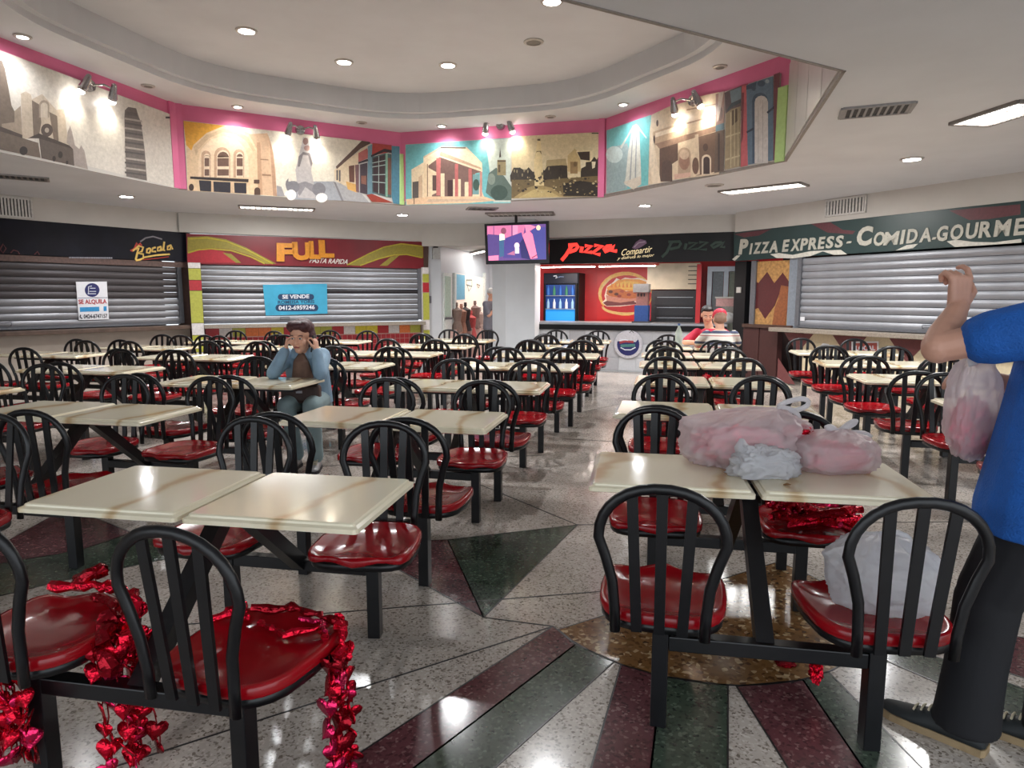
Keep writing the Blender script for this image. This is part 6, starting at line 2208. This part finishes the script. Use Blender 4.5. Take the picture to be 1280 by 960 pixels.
mb.capsule(shr, 0.09, shr.lerp(elr, 0.75), 0.08)
fuse(keep(mb.build('blue_shirt', blue_shirt), t), 0.009, 3)
mb = MB()
mb.loft([oval(C0 + Vector((dx, -.02, z)), l_, f_, a, b_) for z, dx, a, b_ in ((0.78, -.04, .18, .14), (0.9, -.03, .18, .135), (1.0, -.02, .16, .12))])
for h_, k_, a_ in zip(hp, kn, an):
    mb.capsule(h_, 0.115, k_, 0.092)
    mb.loft([oval(k_.lerp(a_, q) if q <= 1 else a_ + Vector((0, 0, -0.035)), (1, 0, 0), (0, 1, 0), r_, r_) for q, r_ in ((-0.05, .07), (0, .092), (.3, .088), (.6, .086), (.9, .09), (2, .096))])
fuse(keep(mb.build('trousers', black_trouser), t), 0.01, 3)
shoe(t, at_(1.445, 1.885, 0), at_(1.245, 2.115, 0), shoe_dark, shoe_sole)
shoe(t, at_(1.705, 1.84, 0), at_(1.505, 2.065, 0), shoe_dark, shoe_sole)
bg = Vector((1.475, 2.13, 1.055)) + O
plastic_bag('white and pink plastic bag hanging from the arm of the blue shirted person', tuple(bg), (0.075, 0.06, 0.165), 15.2, bag_pink, (bg.x - 0.02, bg.y - 0.03, 1.225), [((bg.x - .02, bg.y - .03, 1.20), (bg.x - 0.06, bg.y - 0.08, 1.20), (bg.x - 0.06, bg.y - 0.05, 1.27), (0, 1, 0.2))], 0.5, amp=0.12)
crumple('red foil bundle inside the hanging bag', (bg.x, bg.y, 0.99), (0.045, 0.035, 0.08), 9.9, foil_pink, 0.5)


# --- seated pair at the far right table
def striped():
    m = bpy.data.materials.new('striped_cloth')
    m.use_nodes = True
    nt = m.node_tree
    b = nt.nodes['Principled BSDF']
    b.inputs['Roughness'].default_value = 0.75
    tc = nt.nodes.new('ShaderNodeTexCoord')
    sx = nt.nodes.new('ShaderNodeSeparateXYZ')
    ml = nt.nodes.new('ShaderNodeMath')
    ml.operation = 'MULTIPLY'
    ml.inputs[1].default_value = 7.0
    fr = nt.nodes.new('ShaderNodeMath')
    fr.operation = 'FRACT'
    r = nt.nodes.new('ShaderNodeValToRGB')
    r.color_ramp.interpolation = 'CONSTANT'
    e = r.color_ramp.elements
    e[0].position, e[0].color = 0, (*lin((216, 210, 200)), 1)
    e[1].position, e[1].color = 0.62, (*lin((58, 66, 92)), 1)
    for p_, c in ((0.38, (176, 96, 92)), (0.46, (206, 200, 190)), (0.86, (216, 210, 200))):
        k = e.new(p_)
        k.color = (*lin(c), 1)
    L = nt.links.new
    L(tc.outputs['Object'], sx.inputs[0])
    L(sx.outputs[2], ml.inputs[0])
    L(ml.outputs[0], fr.inputs[0])
    L(fr.outputs[0], r.inputs['Fac'])
    L(r.outputs['Color'], b.inputs['Base Color'])
    return m


def seated(label, base, f, lean_, shirt_mat, cap, elbows=0.2, hair=hair_black, head_off=(0, 0, 0)):
    f, r, u = basis(f)
    b = Vector((base[0], base[1], 0))
    t = thing('person', label, 'person', (b.x, b.y, 0.45))
    Q = lambda x, y, z: b + r * x + f * y + Vector((0, 0, z))
    mb = MB()
    hd = Q(head_off[0], 0.02 + lean_ + head_off[1], 1.12 + head_off[2])
    P, mt = head(mb, hd, f * 0.9 - Vector((0, 0, 0.3)), 1.0)
    mb.capsule(Q(0, lean_ * 0.75, 0.93), 0.058, hd + Vector((0, 0, -0.05)) - f * 0.02, 0.055)
    rows = ((0.46, 0.0, .15, .12), (0.62, lean_ * 0.2, .145, .11), (0.8, lean_ * 0.5, .165, .115), (0.92, lean_ * 0.7, .15, .09), (0.99, lean_ * 0.75, .07, .055))
    mb.loft([oval(Q(0, y, z), r, f, a, c_) for z, y, a, c_ in rows])
    arms = []
    for q in (-1, 1):
        sh = Q(q * 0.17, lean_ * 0.65, 0.92)
        el = Q(q * (0.2 + elbows * 0.3), lean_ * 0.7 + 0.16, 0.80)
        wr = Q(q * 0.06, lean_ * 0.7 + 0.36, 0.80)
        arms.append((sh, el, wr))
        mb.capsule(sh, 0.046, el, 0.038)
        mb.capsule(el, 0.038, wr, 0.027)
        hand(mb, wr, f * 0.8 - r * q * 0.5, (0, 0, -1), 0.35, 0.95, thumb_side=q)
    legs = []
    for q in (-1, 1):
        h_, k_, a_ = Q(q * 0.09, 0.03, 0.52), Q(q * 0.11, 0.36, 0.53), Q(q * 0.11, 0.24, 0.09)
        legs.append((h_, k_, a_))
        mb.capsule(h_, 0.075, k_, 0.052)
        mb.capsule(k_, 0.05, a_, 0.034)
    fuse(keep(mb.build('body', skin), t), 0.008, 3)
    face_parts(t, P, 1.0)
    mb = MB()
    mb.loft([oval(Q(0, y, z), r, f, a + 0.028, c_ + 0.026) for z, y, a, c_ in rows[:-1]] + [oval(Q(0, lean_ * 0.75, 0.985), r, f, 0.085, 0.07)])
    for sh, el, wr in arms:
        mb.capsule(sh, 0.07, sh.lerp(el, 0.85), 0.058)
    fuse(keep(mb.build('shirt', shirt_mat), t), 0.011, 3)
    mb = MB()
    mb.loft([oval(Q(0, 0, z), r, f, a, c_) for z, a, c_ in ((0.455, .17, .14), (0.58, .168, .135), (0.62, .14, .1))])
    for h_, k_, a_ in legs:
        mb.capsule(h_, 0.09, k_, 0.07)
        mb.capsule(k_, 0.07, a_, 0.055)
    fuse(keep(mb.build('trousers', M('dark_trousers', (40, 42, 52), 0.8)), t), 0.012, 2)
    for h_, k_, a_ in legs:
        c = Vector((a_.x, a_.y, 0))
        shoe(t, c - f * 0.06, c + f * 0.19, shoe_dark, M('dark_sole'))
    mb = MB()
    for x, y, z, a, c_, d_ in ((0, -0.028, 0.048, .084, .092, .078), (0, -0.05, 0.0, .08, .068, .075), (0, 0.03, 0.09, .066, .05, .032)):
        mb.ellip(P(x, y, z), (a, c_, d_), mt, 14, 10)
    fuse(keep(mb.build('hair', hair), t), 0.01, 2)
    if cap:
        mb = MB()
        mb.ellip(P(0, -0.012, 0.062), (.092, .106, .082), mt, 16, 10)
        mb.loft([[P(0.085 * math.cos(a) * q, 0.055 + 0.11 * math.sin(a) * q, 0.055 - z_) for a in [math.pi * k / 10 for k in range(11)]] for q, z_ in ((1, 0.0), (1, 0.008))])
        fuse(keep(mb.build('cap', cap), t), 0.008, 2)
    return t


c = CH[('R', 6, 1, -1)].location
seated('seated person in striped shirt and red cap, back turned to us', (c.x + 0.03, c.y + 0.09), (0.12, 0.99, 0), 0.2, striped(), M('red_cap', (200, 34, 62), 0.6), hair=M('grey_tan_hair', (150, 116, 96), 0.6))
c = CH[('R', 6, 1, 1)].location
seated('seated person in red shirt facing us across from the striped shirt', (c.x - 0.10, c.y - 0.07), (-0.15, -0.99, 0), 0.14, M('red_shirt', (190, 28, 62), 0.7), None, 0.5, head_off=(0.05, -0.03, 0.05))

# --- person standing in the passage
t = thing('person', 'standing person in white cap and grey shirt half hidden by the white column', 'person', (-0.50, 14.5, 0))
f, r, u = basis((0.85, -0.5, 0))
b = Vector((-0.47, 14.5, 0))
Q = lambda x, y, z: b + r * x + f * y + Vector((0, 0, z))
mb = MB()
P, mt = head(mb, Q(0, 0.03, 1.47), f * 0.9 - Vector((0, 0, 0.25)), 1.0)
mb.capsule(Q(0, 0, 1.28), 0.056, Q(0, 0.015, 1.4), 0.054)
rows = ((0.82, 0, .15, .11), (1.0, 0, .14, .1), (1.16, 0, .165, .11), (1.27, 0, .145, .085), (1.33, 0, .06, .05))
mb.loft([oval(Q(0, y, z), r, f, a, c_) for z, y, a, c_ in rows])
arms = [(Q(-.18, 0, 1.26), Q(-.2, 0.1, 1.02), Q(-.05, 0.24, 1.2)), (Q(.18, 0, 1.26), Q(.21, 0.1, 1.02), Q(.06, 0.24, 1.22))]
for k, (a, e, w_) in enumerate(arms):
    mb.capsule(a, .05, e, .04)
    mb.capsule(e, .04, w_, .028)
    hand(mb, w_, Vector((0, 0, 0.9)) + f * 0.1, -f, 0.6, 0.95, thumb_side=1 if k else -1)
for q in (-1, 1):
    mb.capsule(Q(q * .09, 0, .82), .08, Q(q * .1, .01, .45), .055)
    mb.capsule(Q(q * .1, .01, .45), .053, Q(q * .1, 0, .08), .036)
fuse(keep(mb.build('body', skin), t), 0.008, 3)
face_parts(t, P, 1.0)
mb = MB()
mb.loft([oval(Q(0, y, z), r, f, a + .03, c_ + .03) for z, y, a, c_ in ((0.72, 0, .16, .12),) + rows[1:-1]] + [oval(Q(0, 0, 1.325), r, f, .08, .07)])
for a, e, w_ in arms:
    mb.capsule(a, .072, a.lerp(e, .8), .06)
fuse(keep(mb.build('grey_shirt', M('grey_shirt', (116, 116, 126), 0.75, var=0.15, scale=8)), t), 0.011, 3)
mb = MB()
mb.loft([oval(Q(0, 0, z), r, f, .17, .13) for z in (0.74, 0.85, 0.95)])
for q in (-1, 1):
    mb.capsule(Q(q * .09, 0, .8), .095, Q(q * .1, .01, .45), .08)
    mb.capsule(Q(q * .1, .01, .45), .08, Q(q * .1, 0, .1), .07)
fuse(keep(mb.build('trousers', M('dark_trousers')), t), 0.012, 2)
for q in (-1, 1):
    shoe(t, Q(q * .1, -.06, 0), Q(q * .1, .19, 0), shoe_dark, M('dark_sole'))
mb = MB()
mb.ellip(P(0, -0.015, 0.055), (.088, .1, .08), mt, 16, 10)
fuse(keep(mb.build('white_cap', M('cap_white', (206, 202, 198), 0.7)), t), 0.01, 2)
